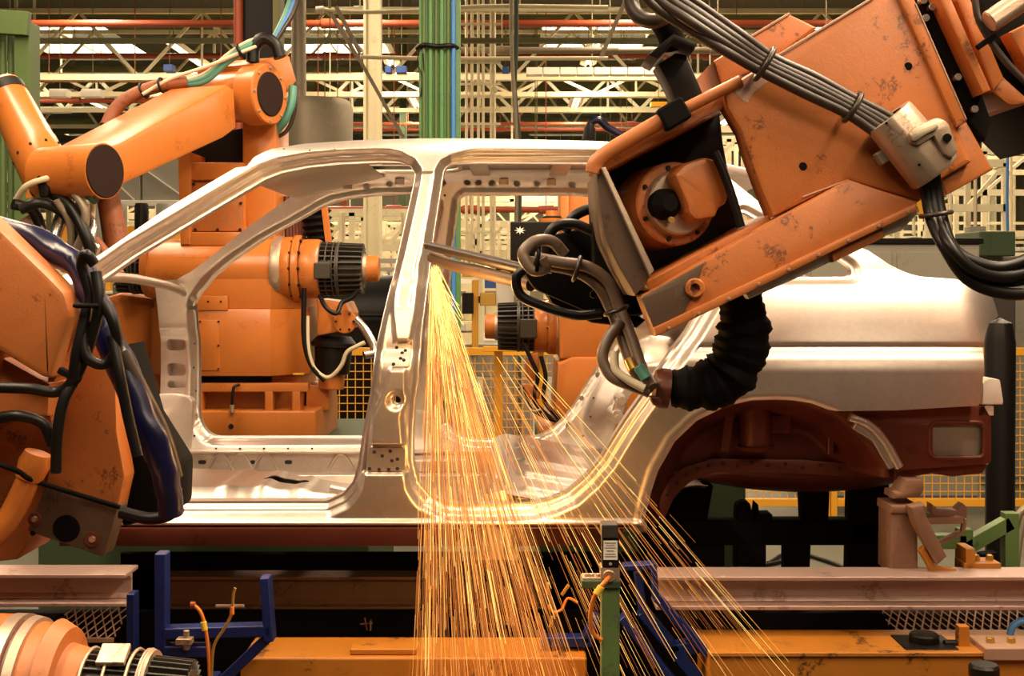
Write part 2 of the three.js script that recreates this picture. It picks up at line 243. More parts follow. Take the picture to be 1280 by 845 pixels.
function nearZ(x, y) {
  let z = sideZ(y); const dF = sdF(x, y), dR = sdR(x, y), d = Math.min(dF, dR);
  z += doorStep(Math.max(0, d) / (1 - 0.48 * (1 - smooth(0.10, 0.20, Math.max(dF, dR)))));
  const between = dF < 0.16 && dR < 0.16 && x < 0 ? 1 : 0;
  if (between) {                                                      // pressed middle pillar
    const zone = smooth(bandA - 0.004, bandA + 0.004, y) * (1 - smooth(bandB, bandB + 0.06, y)) * smooth(0.016, 0.026, d);
    let rise = 0; for (const s of pillarPads) rise = Math.max(rise, 1 - smooth(-0.006, 0.004, s(x, y)));
    z -= 0.024 * zone * (1 - rise); z -= 0.006 * (1 - smooth(-0.005, 0.003, padInlay(x, y)));
    z -= 0.016 * (1 - smooth(0.016, 0.032, dishSd(x, y)));
  }
  if (d > 0.05) {
    if (x > 0.3 && y > 1.32 && y < 1.4) z -= 0.011 * Math.exp(-(((y - 1.353) / 0.0042) ** 2));     // swage line along the rear wing
    const da = Math.max(0, sdArch(x, y)); z += 0.005 * (1 - smooth(0.020, 0.038, da)) * (1 - smooth(0.55, 0.75, x)) - 0.010 * (1 - smooth(0, 0.014, da));
    z -= 0.010 * (1 - smooth(0.010, 0.022, Math.max(0, sdQ(x, y))));
  }
  if (y < 0.856 && x < 0.6) z += lin([[0.82, -0.02], [0.829, 0.013], [0.836, 0.018], [0.842, 0.012], [0.848, 0.001], [0.856, 0]], y);   // rolled sill flange
  if (x > rearX - 0.05) z -= 2.2 * (x - rearX + 0.05) ** 2 * smooth(1.30, 1.42, y) + 0.5 * (x - rearX + 0.05) ** 2;
  return z;
}
const car = thing('car_body', 'bare silver steel saloon car body shell without doors on the conveyor', 'car body');
const holeA = side(circ(495, 501, 5.5, 14)), sdHole = sdPoly(holeA);
const boltHoles = [[387, 188], [418, 187], [355, 186]].map(p => sidePoint(...p));
part(car, 'side_panel', sheet({ x0: -1.46, x1: 1.47, y0: 0.822, y1: 2.01, step: 0.0052, thick: 0.05,
  inside: (x, y) => { const b = sdB(x, y); if (b > 0.03) return b; let h = -1e9; for (const p of boltHoles) h = Math.max(h, 0.0035 - Math.hypot(x - p[0], y - p[1])); return Math.max(b, -sdF(x, y), -sdR(x, y), -sdQ(x, y), -sdHole(x, y), h); }, z: nearZ }), mat.steel, 'satin silver pressed steel side panel with two door openings');
// patches of spot welded plate on the middle pillar
const plateAt = (quad, dots) => { const q = quad.map(([x, y]) => sidePoint(x, y)), sd = sdPoly(q), xs = q.map(p => p[0]), ys = q.map(p => p[1]); const pl = part(car, 'reinforcing_plate', sheet({ x0: Math.min(...xs), x1: Math.max(...xs), y0: Math.min(...ys), y1: Math.max(...ys), step: 0.006, inside: sd, z: (x, y) => sideZ(y) - 0.019, thick: 0.004 }), mat.steel);
  for (const [x, y] of dots) { const c = sidePoint(x, y), z = sideZ(c[1]) - 0.0186; part(pl, 'spot_weld', cyl(V3(c[0], c[1], z - 0.002), V3(c[0], c[1], z + 0.0012), 0.0058, 0.005, 12), mat.weld); } };
plateAt([[490, 431], [513, 431], [510, 459], [487, 459]], [[495, 435], [506, 439], [502, 442], [500, 449], [504, 451], [491, 456]]);
plateAt([[460, 561], [506, 561], [505, 590], [456, 590]], [[467, 566], [477, 571], [487, 565], [496, 575], [489, 577], [461, 587], [473, 588], [485, 588], [496, 587]]);
// ---- far side, seen from inside
const farZ = y => -1.6 - sideZ(y);
const farPx = (px, py) => { let y = EYE + (CY - py) / F * 5.1, z = -1.5; for (let k = 0; k < 12; k++) { z = farZ(y) + 0.07; y = EYE + (CY - py) / F * (CAMZ - z); } return [(px - CX) / F * (CAMZ - z), y]; };
const farHoles = [[403, 238, 6], [420, 237, 4.6], [458, 233, 5], [487, 230, 4.6], [553, 228.5, 5], [584, 228.5, 4.6], [598, 228.5, 4.6], [615, 229, 4.8], [646, 229.5, 4.8], [671, 230, 4.6], [715, 231, 5.2], [554, 260, 2.2], [553, 274, 2], [552, 280, 1.8]].map(([x, y, r]) => [...farPx(x, y), r * 4.95 / F]);
const farSlots = [[[208, 424, 5], [232, 424, 5], [232, 438, 5], [208, 438, 5]], [[209, 454, 5], [232, 454, 5], [232, 470, 5], [209, 470, 5]], [[209, 476, 5], [232, 476, 5], [232, 485, 5], [209, 485, 5]], [[212, 490, 5], [225, 490, 5], [225, 499, 5], [212, 499, 5]], [[212, 508, 6], [231, 508, 6], [231, 527, 6], [212, 527, 6]], [[215, 538, 5], [232, 538, 5], [232, 553, 5], [215, 553, 5]], [[233, 382, 3], [239, 382, 3], [239, 388, 3], [233, 388, 3]]].map(p => sdPoly(rpoly(p.map(([x, y, r]) => [...farPx(x, y), r / 300]))));
const farPanelHoles = [[727, 499], [709, 531], [747, 469]].map(([x, y]) => sdPoly([[x - 3, y + 2], [x + 1, y - 4], [x + 4, y - 2], [x, y + 4]].map(q => farPx(...q))));
const wheelDome = farPx(812, 505);
const drop = y => y + 0.024 * smooth(1.70, 1.84, y);
function farInner(x, y) {
  let z = farZ(y) + 0.07; const dF = sdF(x, drop(y)), dR = sdR(x, drop(y)), d = Math.max(0, Math.min(dF, dR));
  z -= lin([[0, 0.045], [0.014, 0.045], [0.020, 0.006], [0.026, 0]], d);
  if (y > 1.9) z += 0.012 * smooth(1.93, 1.95, y);
  if (x > 0.1) { const e = Math.hypot((x - wheelDome[0]) / 0.30, (y - wheelDome[1]) / 0.30); z += 0.17 * (1 - smooth(0.55, 1.0, e)) * smooth(0.02, 0.12, d); }
  if (x > -0.45 && x < -0.1 && y > 1.0 && y < 1.5) z += 0.012 * smooth(0.03, 0.04, d);
  return z;
}
part(car, 'far_side_inner_panel', sheet({ x0: -1.46, x1: 1.4, y0: 0.80, y1: 1.975, step: 0.0085, thick: 0.003,
  inside: (x, y) => { const b = Math.max(sdB(x, y), -sdF(x, drop(y)), -sdR(x, drop(y)), -sdQ(x, y), sdArch(x, y) < 0 && y < 0.95 ? 0.01 : -1); if (b > 0.03) return b; let h = -1e9; for (const [a, c, r] of farHoles) h = Math.max(h, r - Math.hypot(x - a, (y - c) * 1.25)); for (const s of farSlots) h = Math.max(h, -s(x, y)); for (const s of farPanelHoles) h = Math.max(h, -s(x, y)); return Math.max(b, h); }, z: farInner }), mat.steel, 'inside of the far body side with round access holes');
part(car, 'far_side_outer_panel', sheet({ x0: -1.46, x1: 1.4, y0: 0.822, y1: 2.0, step: 0.012, thick: 0.003,
  inside: (x, y) => Math.max(sdB(x, y), -sdF(x, drop(y)), -sdR(x, drop(y)), -sdQ(x, y)), z: (x, y) => farZ(y) - 0.01 }), mat.steel);
for (const [x, y] of [[435, 233.5], [500, 227.5], [630, 228], [689, 229]]) { const c = farPx(x, y); part(car, 'handle_bracket', box(c[0], c[1], farZ(c[1]) + 0.088, 0.036, 0.026, 0.012, 0.004), mat.steel); }
for (const [x, y] of [[238, 400], [240, 430], [240, 460], [241, 490], [241, 520], [243, 545], [270, 561], [300, 561], [330, 561], [360, 561], [390, 561], [556, 244], [760, 465], [742, 497], [738, 520], [729, 545]]) { const c = farPx(x, y), z = farInner(...c); part(car, 'spot_weld', cyl(V3(c[0], c[1], z - 0.003), V3(c[0], c[1], z + 0.0016), 0.0055, 0.0045, 10), mat.weld); }
// seat belt anchor on the far wheelhouse
{ const a = P(771, 520, -1.24), b = P(777, 500, -1.24); const z1 = V3(0, 0, 0.03), z2 = V3(0, 0, -0.12); part(car, 'belt_anchor', [cyl(a.clone().add(z2), a.clone().add(z1), 0.034, 0.026, 24), cyl(b.clone().add(z2), b.clone().add(z1), 0.022, 0.018, 20), bar(a, b, 0.046, 0.03, 0.006), cyl(a, a.clone().add(V3(0, 0, 0.04)), 0.010, 0.008, 12)], mat.steel); }
// ---- roof, headers and the hole for a sunroof
const roofHole = (x, z) => { const q = [Math.abs(x + 0.455) - 0.255 + 0.06, Math.abs(z + 0.75) - 0.40 + 0.06]; return Math.hypot(Math.max(q[0], 0), Math.max(q[1], 0)) + Math.min(Math.max(q[0], q[1]), 0) - 0.06; };
const roofEnds = z => { const t = Math.abs(z + 0.8) / 0.5; return [-0.80 + 0.05 * t * t, 0.72 - 0.05 * t * t]; };
part(car, 'roof_panel', sheet({ x0: -0.86, x1: 0.80, y0: -1.37, y1: -0.23, step: 0.012, thick: 0.004,
  inside: (x, z) => { const [a, b] = roofEnds(z); return Math.max(a - x, x - b, -roofHole(x, z), z + 0.262, -1.338 - z); },
  z: (x, z) => 1.980 + 0.012 * (1 - ((z + 0.8) / 0.55) ** 2) - 0.10 * smooth(0.35, 0.9, x) ** 2 - 0.055 * smooth(-0.5, -0.88, x) ** 2 - 0.03 * smooth(-0.33, -0.25, z) - 0.03 * smooth(-1.27, -1.35, z), map: (x, z, w) => [x, w, z] }).map(g => { const id = g.attributes.position, n = g.attributes.normal; for (let i = 0; i < id.count; i += 3) for (const at of [id, n]) { const t = [at.getX(i), at.getY(i), at.getZ(i)]; at.setXYZ(i, at.getX(i + 1), at.getY(i + 1), at.getZ(i + 1)); at.setXYZ(i + 1, ...t); } g.computeVertexNormals(); return g; }), mat.steel);
{ const ps = []; for (let k = 0; k < 40; k++) { const a = k / 40 * 2 * Math.PI, c = Math.cos(a), s = Math.sin(a), q = (v) => Math.sign(v) * Math.abs(v) ** 0.3; ps.push(V3(-0.455 + 0.265 * q(c), 1.962, -0.75 + 0.41 * q(s))); } ps.push(ps[0].clone()); part(car, 'sunroof_frame', tube(ps, 0.009, 160, 8), mat.steel, 'bright tubular rim of the roof opening'); }
part(car, 'windscreen_header', [slab(rpoly([[-0.86, 1.868, 0.02], [-0.80, 1.935, 0.02], [-0.52, 1.966, 0.01], [-0.50, 1.950], [-0.70, 1.905, 0.03], [-0.84, 1.860, 0.01]]), -1.33, -0.27, 0.004)], mat.steel);
part(car, 'rear_header', [slab(rpoly([[0.50, 1.95], [0.80, 1.88], [0.80, 1.85], [0.52, 1.91]]), -1.33, -0.27, 0.004)], mat.steel);
for (const x of [-0.12, 0.18]) part(car, 'roof_bow', [box(x, 1.962, -0.8, 0.07, 0.016, 1.06, 0.006)], mat.steel);
// ---- floor pan with tunnel
const tunnel = (x, z) => lin([[-1.4, 0.14], [-0.85, 0.125], [-0.62, 0.095], [-0.40, 0.075], [0, 0.07]], x) * (1 - smooth(lin([[-1.4, 0.20], [-0.9, 0.16], [-0.6, 0.10], [0, 0.09]], x), lin([[-1.4, 0.36], [-0.9, 0.30], [-0.6, 0.22], [0, 0.20]], x), Math.abs(z + 0.8)));
const flip = gs => gs.map(g => { for (const at of [g.attributes.position]) for (let i = 0; i < at.count; i += 3) { const t = [at.getX(i), at.getY(i), at.getZ(i)]; at.setXYZ(i, at.getX(i + 1), at.getY(i + 1), at.getZ(i + 1)); at.setXYZ(i + 1, ...t); } g.computeVertexNormals(); return toCreasedNormals(g, 0.9); });
const leverHole = (x, z) => Math.hypot((x + 0.80) / 1.8, z + 0.80) - 0.045;
part(car, 'floor_pan', flip(sheet({ x0: -1.42, x1: 0.0, y0: -1.53, y1: -0.345, step: 0.011, thick: 0.003, inside: (x, z) => Math.max(-leverHole(x, z), -1), z: (x, z) => 0.715 + tunnel(x, z) + 0.012 * Math.abs(Math.sin(x * 17)) * smooth(0.30, 0.36, Math.abs(z + 0.8)) + (x < -0.7 && x > -1.0 ? 0.008 * Math.max(0, Math.sin((x + 1) * 52)) * (Math.abs(z + 0.8) < 0.26 ? 1 : 0) : 0), map: (x, z, w) => [x, w, z] })), mat.steel, 'bright floor pan with raised centre tunnel');
part(car, 'inner_sill', [slab([[-1.4, 0.70], [0.55, 0.70], [0.55, 0.842], [-1.4, 0.842]], -1.535, -1.50, 0.006), box(-0.5, 0.842, -1.49, 1.9, 0.012, 0.05, 0.004)], mat.steel);
for (const px of [275, 300, 331, 426]) { const c = (px - CX) / F * 5.09, q = [[c - 0.055, 0.76], [c - 0.012, 0.828], [c + 0.012, 0.828], [c + 0.055, 0.76]]; part(car, 'sill_rib', tube(q.map(p => V3(p[0], p[1], -1.497)), 0.006, 24, 8), mat.steel); }
for (const [px, w] of [[252, 0.016], [315, 0.010], [360, 0.015]]) { const c = (px - CX) / F * 5.09; part(car, 'sill_hole', [slab(rpoly([[c - w, 0.788, 0.008], [c + w, 0.788, 0.008], [c + w, 0.804, 0.008], [c - w, 0.804, 0.008]]), -1.5015, -1.4975, 0)], mat.weld); }
part(car, 'near_inner_sill', [slab([[-1.4, 0.812], [0.36, 0.812], [0.36, 0.872], [-1.4, 0.872]], -0.16, -0.125, 0.006)], mat.steel);
part(car, 'rocker_underside', [bar(V3(-1.44, 0.807, -0.155), V3(0.352, 0.807, -0.155), 0.302, 0.003, 0, V3(0, -0.993, 0.12))], mat.primerShade, 'sill underside tucking in below the flange');
part(car, 'underbody_side', [box(-0.544, 0.745, -0.345, 1.79, 0.09, 0.004, 0)], mat.primerShade, 'red brown primed underbody flange');
part(car, 'seat_mount', [box(-0.40, 0.80, -0.98, 0.10, 0.05, 0.08, 0.01), box(-0.385, 0.845, -0.98, 0.05, 0.05, 0.05, 0.01)], mat.steel);
part(car, 'front_floor_channel', [tube([V3(-0.62, 0.80, -0.55), V3(-0.42, 0.775, -0.47), V3(-0.2, 0.765, -0.43), V3(-0.02, 0.765, -0.43)], 0.022, 40, 10), tube([V3(-0.62, 0.83, -0.66), V3(-0.42, 0.80, -0.6), V3(-0.2, 0.79, -0.57), V3(-0.02, 0.79, -0.56)], 0.016, 40, 10)], mat.steel);
// rear heel board and seat pan
part(car, 'heel_board', [slab(rpoly([[-0.115, 0.70], [-0.075, 0.905, 0.03], [-0.015, 0.915, 0.02], [0.0, 0.89], [0.02, 0.70]]), -1.50, -0.14, 0.006), tube([V3(-0.088, 0.86, -0.135), V3(-0.085, 0.78, -0.13), V3(-0.085, 0.72, -0.13)], 0.016, 20, 8), tube([V3(-0.012, 0.88, -0.135), V3(-0.008, 0.78, -0.13), V3(-0.008, 0.72, -0.13)], 0.016, 20, 8)], mat.steel);
part(car, 'rear_seat_pan', flip(sheet({ x0: -0.02, x1: 0.62, y0: -1.53, y1: -0.10, step: 0.01, thick: 0.003, inside: (x, z) => Math.max(-1, Math.min(x - 0.34, 0.33 + z > 0 ? 9 : -1)), z: (x, z) => 0.905 - 0.20 * x + 0.016 * Math.max(0, Math.sin((z * 1.0 + x * 0.15) * 21)) ** 2 * smooth(0.0, 0.05, x) + 0.10 * smooth(0.33, 0.62, x), map: (x, z, w) => [x, w, z] })), mat.steel, 'ribbed rear seat pan');
part(car, 'cross_member', [box(-0.3, 0.80, -1.42, 0.24, 0.06, 0.14, 0.012)], mat.steel);
part(car, 'floor_stiffener', [tube([V3(-0.36, 0.80, -0.40), V3(-0.1, 0.80, -0.40)], 0.03, 12, 12)], mat.steel);
// ---- dash panel, cowl and front of the shell
part(car, 'dash_panel', [slab(rpoly([[-1.52, 0.74], [-1.44, 0.74], [-1.40, 0.98, 0.04], [-1.44, 1.02], [-1.52, 1.02]]), -1.50, -0.12, 0.004)], mat.steel);
part(car, 'cowl', [tube([V3(-1.36, 1.50, -0.14), V3(-1.42, 1.545, -0.5), V3(-1.44, 1.555, -0.8), V3(-1.42, 1.545, -1.15), V3(-1.36, 1.505, -1.46), V3(-1.32, 1.47, -1.54)], 0.018, 60, 10)], mat.steel);
part(car, 'far_front_wing_inner', [slab(rpoly([[-1.85, 0.8], [-1.32, 0.8], [-1.315, 1.06, 0.03], [-1.40, 1.08, 0.05], [-1.85, 1.02]]), -1.56, -1.50, 0.004)], mat.steel);
// ---- wheel arch and rear end
const archIn = side([[800, 648], [812, 616], [824, 590], [846, 553], [873, 528], [909, 510], [940, 503], [972, 502], [993, 503], [1014, 506], [1040, 512], [1064, 524], [1090, 546], [1107, 566], [1121, 588], [1121, 602], [1000, 604], [900, 594], [860, 606], [835, 634], [826, 660]]);
const sdIn = sdPoly(archIn);
const wzone = sidePoint(975, 600);
part(car, 'wheel_house', sheet({ x0: 0.36, x1: 1.14, y0: 0.82, y1: 1.22, step: 0.008, thick: 0.003, inside: sdIn, z: (x, y) => { const d = Math.max(0, -sdArch(x, y)); return -0.07 - 0.19 * smooth(0, 0.10, d); } }), mat.primerShade, 'inner wheel house, shade and reflections painted red brown');  // red brown colour stands for bare steel in shade
part(car, 'wheel_house_flange', [slab(rpoly(pxs([[816, 644], [828, 610], [850, 586, 10], [890, 573, 10], [1000, 574], [1112, 584], [1116, 600], [1000, 592], [895, 590, 10], [862, 602, 10], [842, 624], [830, 650]], -0.235)), -0.252, -0.235, 0.003)], mat.primerShade, 'welded seam strip inside the arch, shade painted red brown');
for (const [x, y] of [[834, 618], [846, 604], [858, 594], [872, 586], [886, 582], [904, 579], [922, 583], [940, 578], [960, 582], [982, 580], [1004, 585], [1026, 582], [1050, 587], [1074, 586], [1096, 592]]) { const p = P(x, y, -0.233); part(car, 'spot_weld', cyl(V3(p.x, p.y, -0.238), V3(p.x, p.y, -0.231), 0.0065, 0.0055, 12), mat.weld); }
part(car, 'suspension_turret', [cyl(P(945, 505, -0.20), P(945, 560, -0.20), 0.048, 0.048, 24), cyl(P(945, 556, -0.20), P(945, 563, -0.20), 0.058, 0.05, 24), box(P(975, 530, -0.2).x, P(975, 530, -0.2).y, -0.22, 0.07, 0.06, 0.05, 0.008), box(P(1040, 545, -0.2).x, P(1040, 545, -0.2).y, -0.22, 0.022, 0.12, 0.03, 0.006), bar(P(912, 515, -0.2), P(905, 565, -0.2), 0.03, 0.03, 0.006)], mat.primerShade);
part(car, 'fuel_tank_well', [new THREE.SphereGeometry(1, 40, 20).scale(0.46, 0.10, 0.42).translate(0.97, 0.93, -0.72)], mat.primerShade);
const valance = pxs([[1036, 510], [1232, 506], [1240, 520, 6], [1240, 580, 6], [1135, 588, 6], [1121, 590], [1108, 566], [1088, 545], [1062, 524]], -0.03), ventHole = rpoly(pxs([[1163, 528, 9], [1230, 528, 9], [1230, 572, 9], [1163, 572, 9]], -0.03));
part(car, 'rear_valance', [slab(rpoly(valance), -0.10, -0.03, 0.006, [ventHole])], mat.primerShade, 'lower rear panel behind the wheel arch, reflections painted dark red brown');  // dark red tone stands for orange reflections on the steel
{ const lip = ventHole.map(p => V3(p[0], p[1], -0.029)); lip.push(lip[0].clone()); part(car, 'vent_rim', tube(lip, 0.0065, 120, 8), mat.primerShade); part(car, 'vent_panel', slab(rpoly(pxs([[1158, 523, 9], [1236, 523, 9], [1236, 577, 9], [1158, 577, 9]], -0.045)), -0.05, -0.045, 0.001), mat.grey, 'bright rounded panel seen through the vent opening'); }
part(car, 'arch_end_flange', [tube([P(1062, 521, -0.02), P(1086, 531, -0.02), P(1106, 552, -0.02), P(1124, 584, -0.02)], 0.014, 30, 8), bar(P(1068, 530, -0.03), P(1096, 548, -0.03), 0.03, 0.02, 0.004), bar(P(1094, 546, -0.03), P(1116, 584, -0.03), 0.03, 0.02, 0.004)], mat.steel);
part(car, 'rear_underside', [slab(rpoly(pxs([[1120, 584], [1236, 580], [1228, 592], [1190, 596], [1165, 592], [1120, 600]], -0.06)), -1.4, -0.06, 0.004)], mat.primerShade);
part(car, 'bumper_bracket', [slab(rpoly(pxs([[1226, 478], [1234, 472], [1247, 474, 2], [1251, 500], [1251, 505, 2], [1225, 505]], -0.04)), -0.12, -0.02, 0.004), slab(rpoly(pxs([[1221, 507], [1241, 507], [1241, 519], [1221, 521]], -0.04)), -0.08, -0.03, 0.003)], mat.white);
part(car, 'boot_floor', [slab([[0.62, 0.96], [1.36, 0.96], [1.36, 0.985], [0.62, 0.985]], -1.45, -0.32, 0.004), slab([[1.33, 0.98], [1.38, 0.98], [1.38, 1.40], [1.33, 1.40]], -1.5, -0.1, 0.006)], mat.steel);
part(car, 'parcel_shelf', [slab([[0.72, 1.44], [1.06, 1.47], [1.06, 1.485], [0.72, 1.455]], -1.45, -0.12, 0.004)], mat.steel);
part(car, 'rear_deck_edge', [slab(rpoly([[1.07, 1.51], [1.12, 1.53], [1.37, 1.49], [1.37, 1.46], [1.12, 1.50]]), -1.50, -0.12, 0.004)], mat.steel);
// underbody rail below the sill
part(car, 'underbody_rail', [box(-0.50, 0.735, -0.55, 1.9, 0.06, 0.06, 0.006)], mat.steel);
part(car, 'underbody_rail', [box(-0.45, 0.745, -1.30, 2.2, 0.07, 0.06, 0.006)], mat.steel);
// ---------------------------------------------------------------- hall: floor, walls, roof with skylights
const HX = 24, ZB = -55, ZF = 9, RY = 8;
struct('floor', box(0, -0.1, (ZB + ZF) / 2, 2 * HX, 0.2, ZF - ZB, 0), mat.concrete, 'grey green concrete factory floor');
struct('floor_added_sheet', box(0, 0.006, 3.6, 14, 0.012, 10.6, 0), mat.addedDarkFloor, 'added dark floor sheet in front of the car, darkening reflections');  // added sheet that keeps bounce and reflections in the steel dark
struct('wall_back', box(0, RY / 2, ZB - 0.15, 2 * HX + 0.6, RY, 0.3, 0), mat.wallPanel, 'far end wall of the hall');
struct('wall_front', box(0, RY / 2, ZF + 0.15, 2 * HX + 0.6, RY, 0.3, 0), mat.wallShade, 'hall wall behind the viewer, painted dark as the unlit hall');  // unlit hall put into the wall colour, soaking up bounced light
struct('wall_left', box(-HX - 0.15, RY / 2, (ZB + ZF) / 2, 0.3, RY, ZF - ZB, 0), mat.wallPanel, 'left wall of the hall');
struct('wall_right', box(HX + 0.15, RY / 2, (ZB + ZF) / 2, 0.3, RY, ZF - ZB, 0), mat.wallPanel, 'right wall of the hall');
const skyRows = [[-26.9, -29.9], [-30.5, -33.0], [-42, -44.8], [-50, -52.4]], skyXs = [-18.6, -11.9, -5.0, 2.2, 9.1, 16.0], skyW = 2.9;
const deck = []; let zTop = ZF;
for (const [a, b] of skyRows) {
  deck.push(box(0, RY + 0.1, (zTop + a) / 2, 2 * HX, 0.2, zTop - a, 0)); let x = -HX;
  for (const s of [...skyXs, HX + skyW / 2]) { const e = Math.min(HX, s - skyW / 2); deck.push(box((x + e) / 2, RY + 0.1, (a + b) / 2, e - x, 0.2, a - b, 0)); x = s + skyW / 2; }
  zTop = b;
}
deck.push(box(0, RY + 0.1, (zTop + ZB) / 2, 2 * HX, 0.2, zTop - ZB, 0));
struct('ceiling', deck, mat.roofDeck, 'dark roof deck of the hall');
const paneMat = new THREE.MeshPhysicalMaterial({ color: 0xffffff, transmission: 1, roughness: 0.25, thickness: 0 });
let wn = 1;
for (const [a, b] of skyRows) for (const s of skyXs) { const w = new THREE.Group(); w.name = 'window_' + wn++; w.userData = { kind: 'structure', label: 'bright roof light in the dark roof deck' }; scene.add(w); part(w, 'pane', box(s, RY + 0.16, (a + b) / 2, skyW - 0.05, 0.02, a - b - 0.05, 0), paneMat);
  part(w, 'window_frame', [box(s - skyW / 2 + 0.02, RY + 0.1, (a + b) / 2, 0.04, 0.16, a - b, 0), box(s + skyW / 2 - 0.02, RY + 0.1, (a + b) / 2, 0.04, 0.16, a - b, 0), box(s, RY + 0.1, (a + b) / 2, 0.05, 0.16, a - b, 0)], mat.cream); }
// ribs of the deck: purlins run across the hall
[-17, -20.3, -23.6, -26.2, -34, -37.3, -40.6, -46, -49].forEach((z, k) => struct('trim_' + (k + 1), box(0, RY - 0.15, z, 2 * HX, 0.3, 0.2, 0), mat.olive, 'olive roof purlin under the deck'));

// lamps
const glow = new THREE.MeshStandardMaterial({ color: 0xfff4dc, emissive: new THREE.Color().setRGB(1.0, 0.9, 0.7), emissiveIntensity: 2.5, roughness: 0.6 });
function batten(len) {
  const g = new THREE.Group(); g.name = 'lamp_batten';
  part(g, 'housing', [box(0, 0.06, 0, 0.14, 0.07, len, 0.01)], mat.white);
  part(g, 'reflector', [bar(V3(-0.12, 0.02, -len / 2), V3(-0.12, 0.02, len / 2), 0.09, 0.008, 0, V3(0.6, 1, 0)), bar(V3(0.12, 0.02, -len / 2), V3(0.12, 0.02, len / 2), 0.09, 0.008, 0, V3(-0.6, 1, 0))], mat.white);
  for (const x of [-0.05, 0.05]) part(g, 'tube_lamp', cyl(V3(x, 0, -len / 2 + 0.03), V3(x, 0, len / 2 - 0.03), 0.018, 0.018, 10), glow);
  return g;
}
function lampAt(x, y, z, len, intensity, label, group, hang) {
  const g = batten(len); g.name = numbered('light_fitting'); g.position.set(x, y, z); g.userData = { label, category: 'light', group };
  for (const s of [-1, 1]) part(g, 'suspension_rod', cyl(V3(0, 0.09, s * len * 0.4), V3(0, hang - y - 0.03, s * len * 0.4), 0.008, 0.008, 6), mat.olive);
  scene.add(g);
  const q = new THREE.RectAreaLight(WARM, intensity, 0.3, len); q.position.set(x, y - 0.03, z); q.rotation.x = -Math.PI / 2; q.castShadow = true; scene.add(q);
}
for (const [x, y, z, i] of CELL_LAMPS) lampAt(x, y, z, 3.0, i, 'twin tube batten hung above the welding cell', 'lamps above the welding cell', RY);
for (const z of [-7.5, -12.7, -19.4, -25.3, -36, -46]) for (const x of [-9.5, -5.6, -1.9, 1.9, 5.6, 9.5]) { if (z > -10 && Math.abs(x) > 6) continue; lampAt(x + (z % 2) * 0.3, z > -10 ? 5.2 : 5.7, z, 2.4, z > -10 ? HALL_LAMP * 0.7 : HALL_LAMP, 'white twin tube batten hung below the roof trusses', 'lamps below the roof trusses', RY); }

for (const [x, y, z, w, h, i] of ADDED_FILLS) {  // added lights without a known source, for highlights on the steel
  const g = thing('added_fill_lamp', 'added fill lamp in front of the welding cell, brightening the car', 'light', 'added fill lamps in front of the cell'); g.position.set(x, y, z); g.lookAt(0.15 + x * 0.3, 1.25, -0.3);
  part(g, 'housing', [box(0, 0, -0.09, w + 0.08, h + 0.08, 0.14, 0.02)], mat.white); part(g, 'diffuser', [box(0, 0, -0.01, w, h, 0.012, 0.004)], glow);
  const up = V3(0, RY - y - 0.3, 0).applyQuaternion(g.quaternion.clone().invert()); for (const s of [-0.4, 0.4]) part(g, 'suspension_rod', cyl(V3(s * w, 0, -0.1), V3(s * w, 0, -0.1).add(up), 0.01, 0.01, 8), mat.olive);
  const q = new THREE.RectAreaLight(WARM, i, w, h); q.position.set(x, y, z); q.lookAt(0.15 + x * 0.3, 1.25, -0.3); q.castShadow = true; scene.add(q);
}
// roof trusses across the hall
function truss(d, y0, y1, m, label, half = 12, bay = 2.2, t = 0.09) {
  const z = CAMZ - d, g = thing('roof_truss', label, 'truss', 'roof trusses');
  part(g, 'top_chord', box(0, y1, z, 2 * half, t, t, 0), m); part(g, 'bottom_chord', box(0, y0, z, 2 * half, t, t, 0), m);
  const n = Math.round(half / bay);
  for (let k = -n; k < n; k++) { const x = k * bay; part(g, 'diagonal', bar(V3(x, y0, z), V3(x + bay / 2, y1, z), t * 0.6, t * 0.6), m); part(g, 'diagonal', bar(V3(x + bay / 2, y1, z), V3(x + bay, y0, z), t * 0.6, t * 0.6), m); if (k % 2) part(g, 'vertical', box(x + bay / 2, (y0 + y1) / 2, z, t * 0.4, y1 - y0, t * 0.4, 0), m); }
  for (const x of [-half * 0.8, 0, half * 0.8]) part(g, 'hanger', box(x, (y1 + RY) / 2, z, 0.05, RY - y1, 0.05, 0), m);
}
const beamY = (py, d) => EYE + (CY - py) / F * d;
truss(33, beamY(137, 33), beamY(97, 33), mat.cream, 'cream lattice girder with close zigzag bracing', 15, 1.7, 0.14);
truss(20, beamY(98, 20), beamY(14, 20), mat.cream, 'tall cream lattice roof truss with long crossed diagonals', 10, 2.0, 0.08);
truss(27, beamY(120, 27), beamY(40, 27), mat.cream, 'cream lattice roof truss behind the red pipes', 13, 2.6, 0.08);
truss(42, beamY(158, 42), beamY(108, 42), mat.cream, 'cream lattice girder deep in the hall', 18, 2.0, 0.12);
truss(24, beamY(118, 24), beamY(94, 24), mat.cream, 'shallow cream girder carrying cables under the roof', 12, 1.6, 0.09);
truss(30, beamY(286, 30), beamY(263, 30), mat.cream, 'low cream gantry girder with zigzag bracing', 9, 0.8, 0.07);
truss(38, beamY(308, 38), beamY(292, 38), mat.cream, 'lowest cream gantry girder far down the hall', 12, 0.8, 0.08);

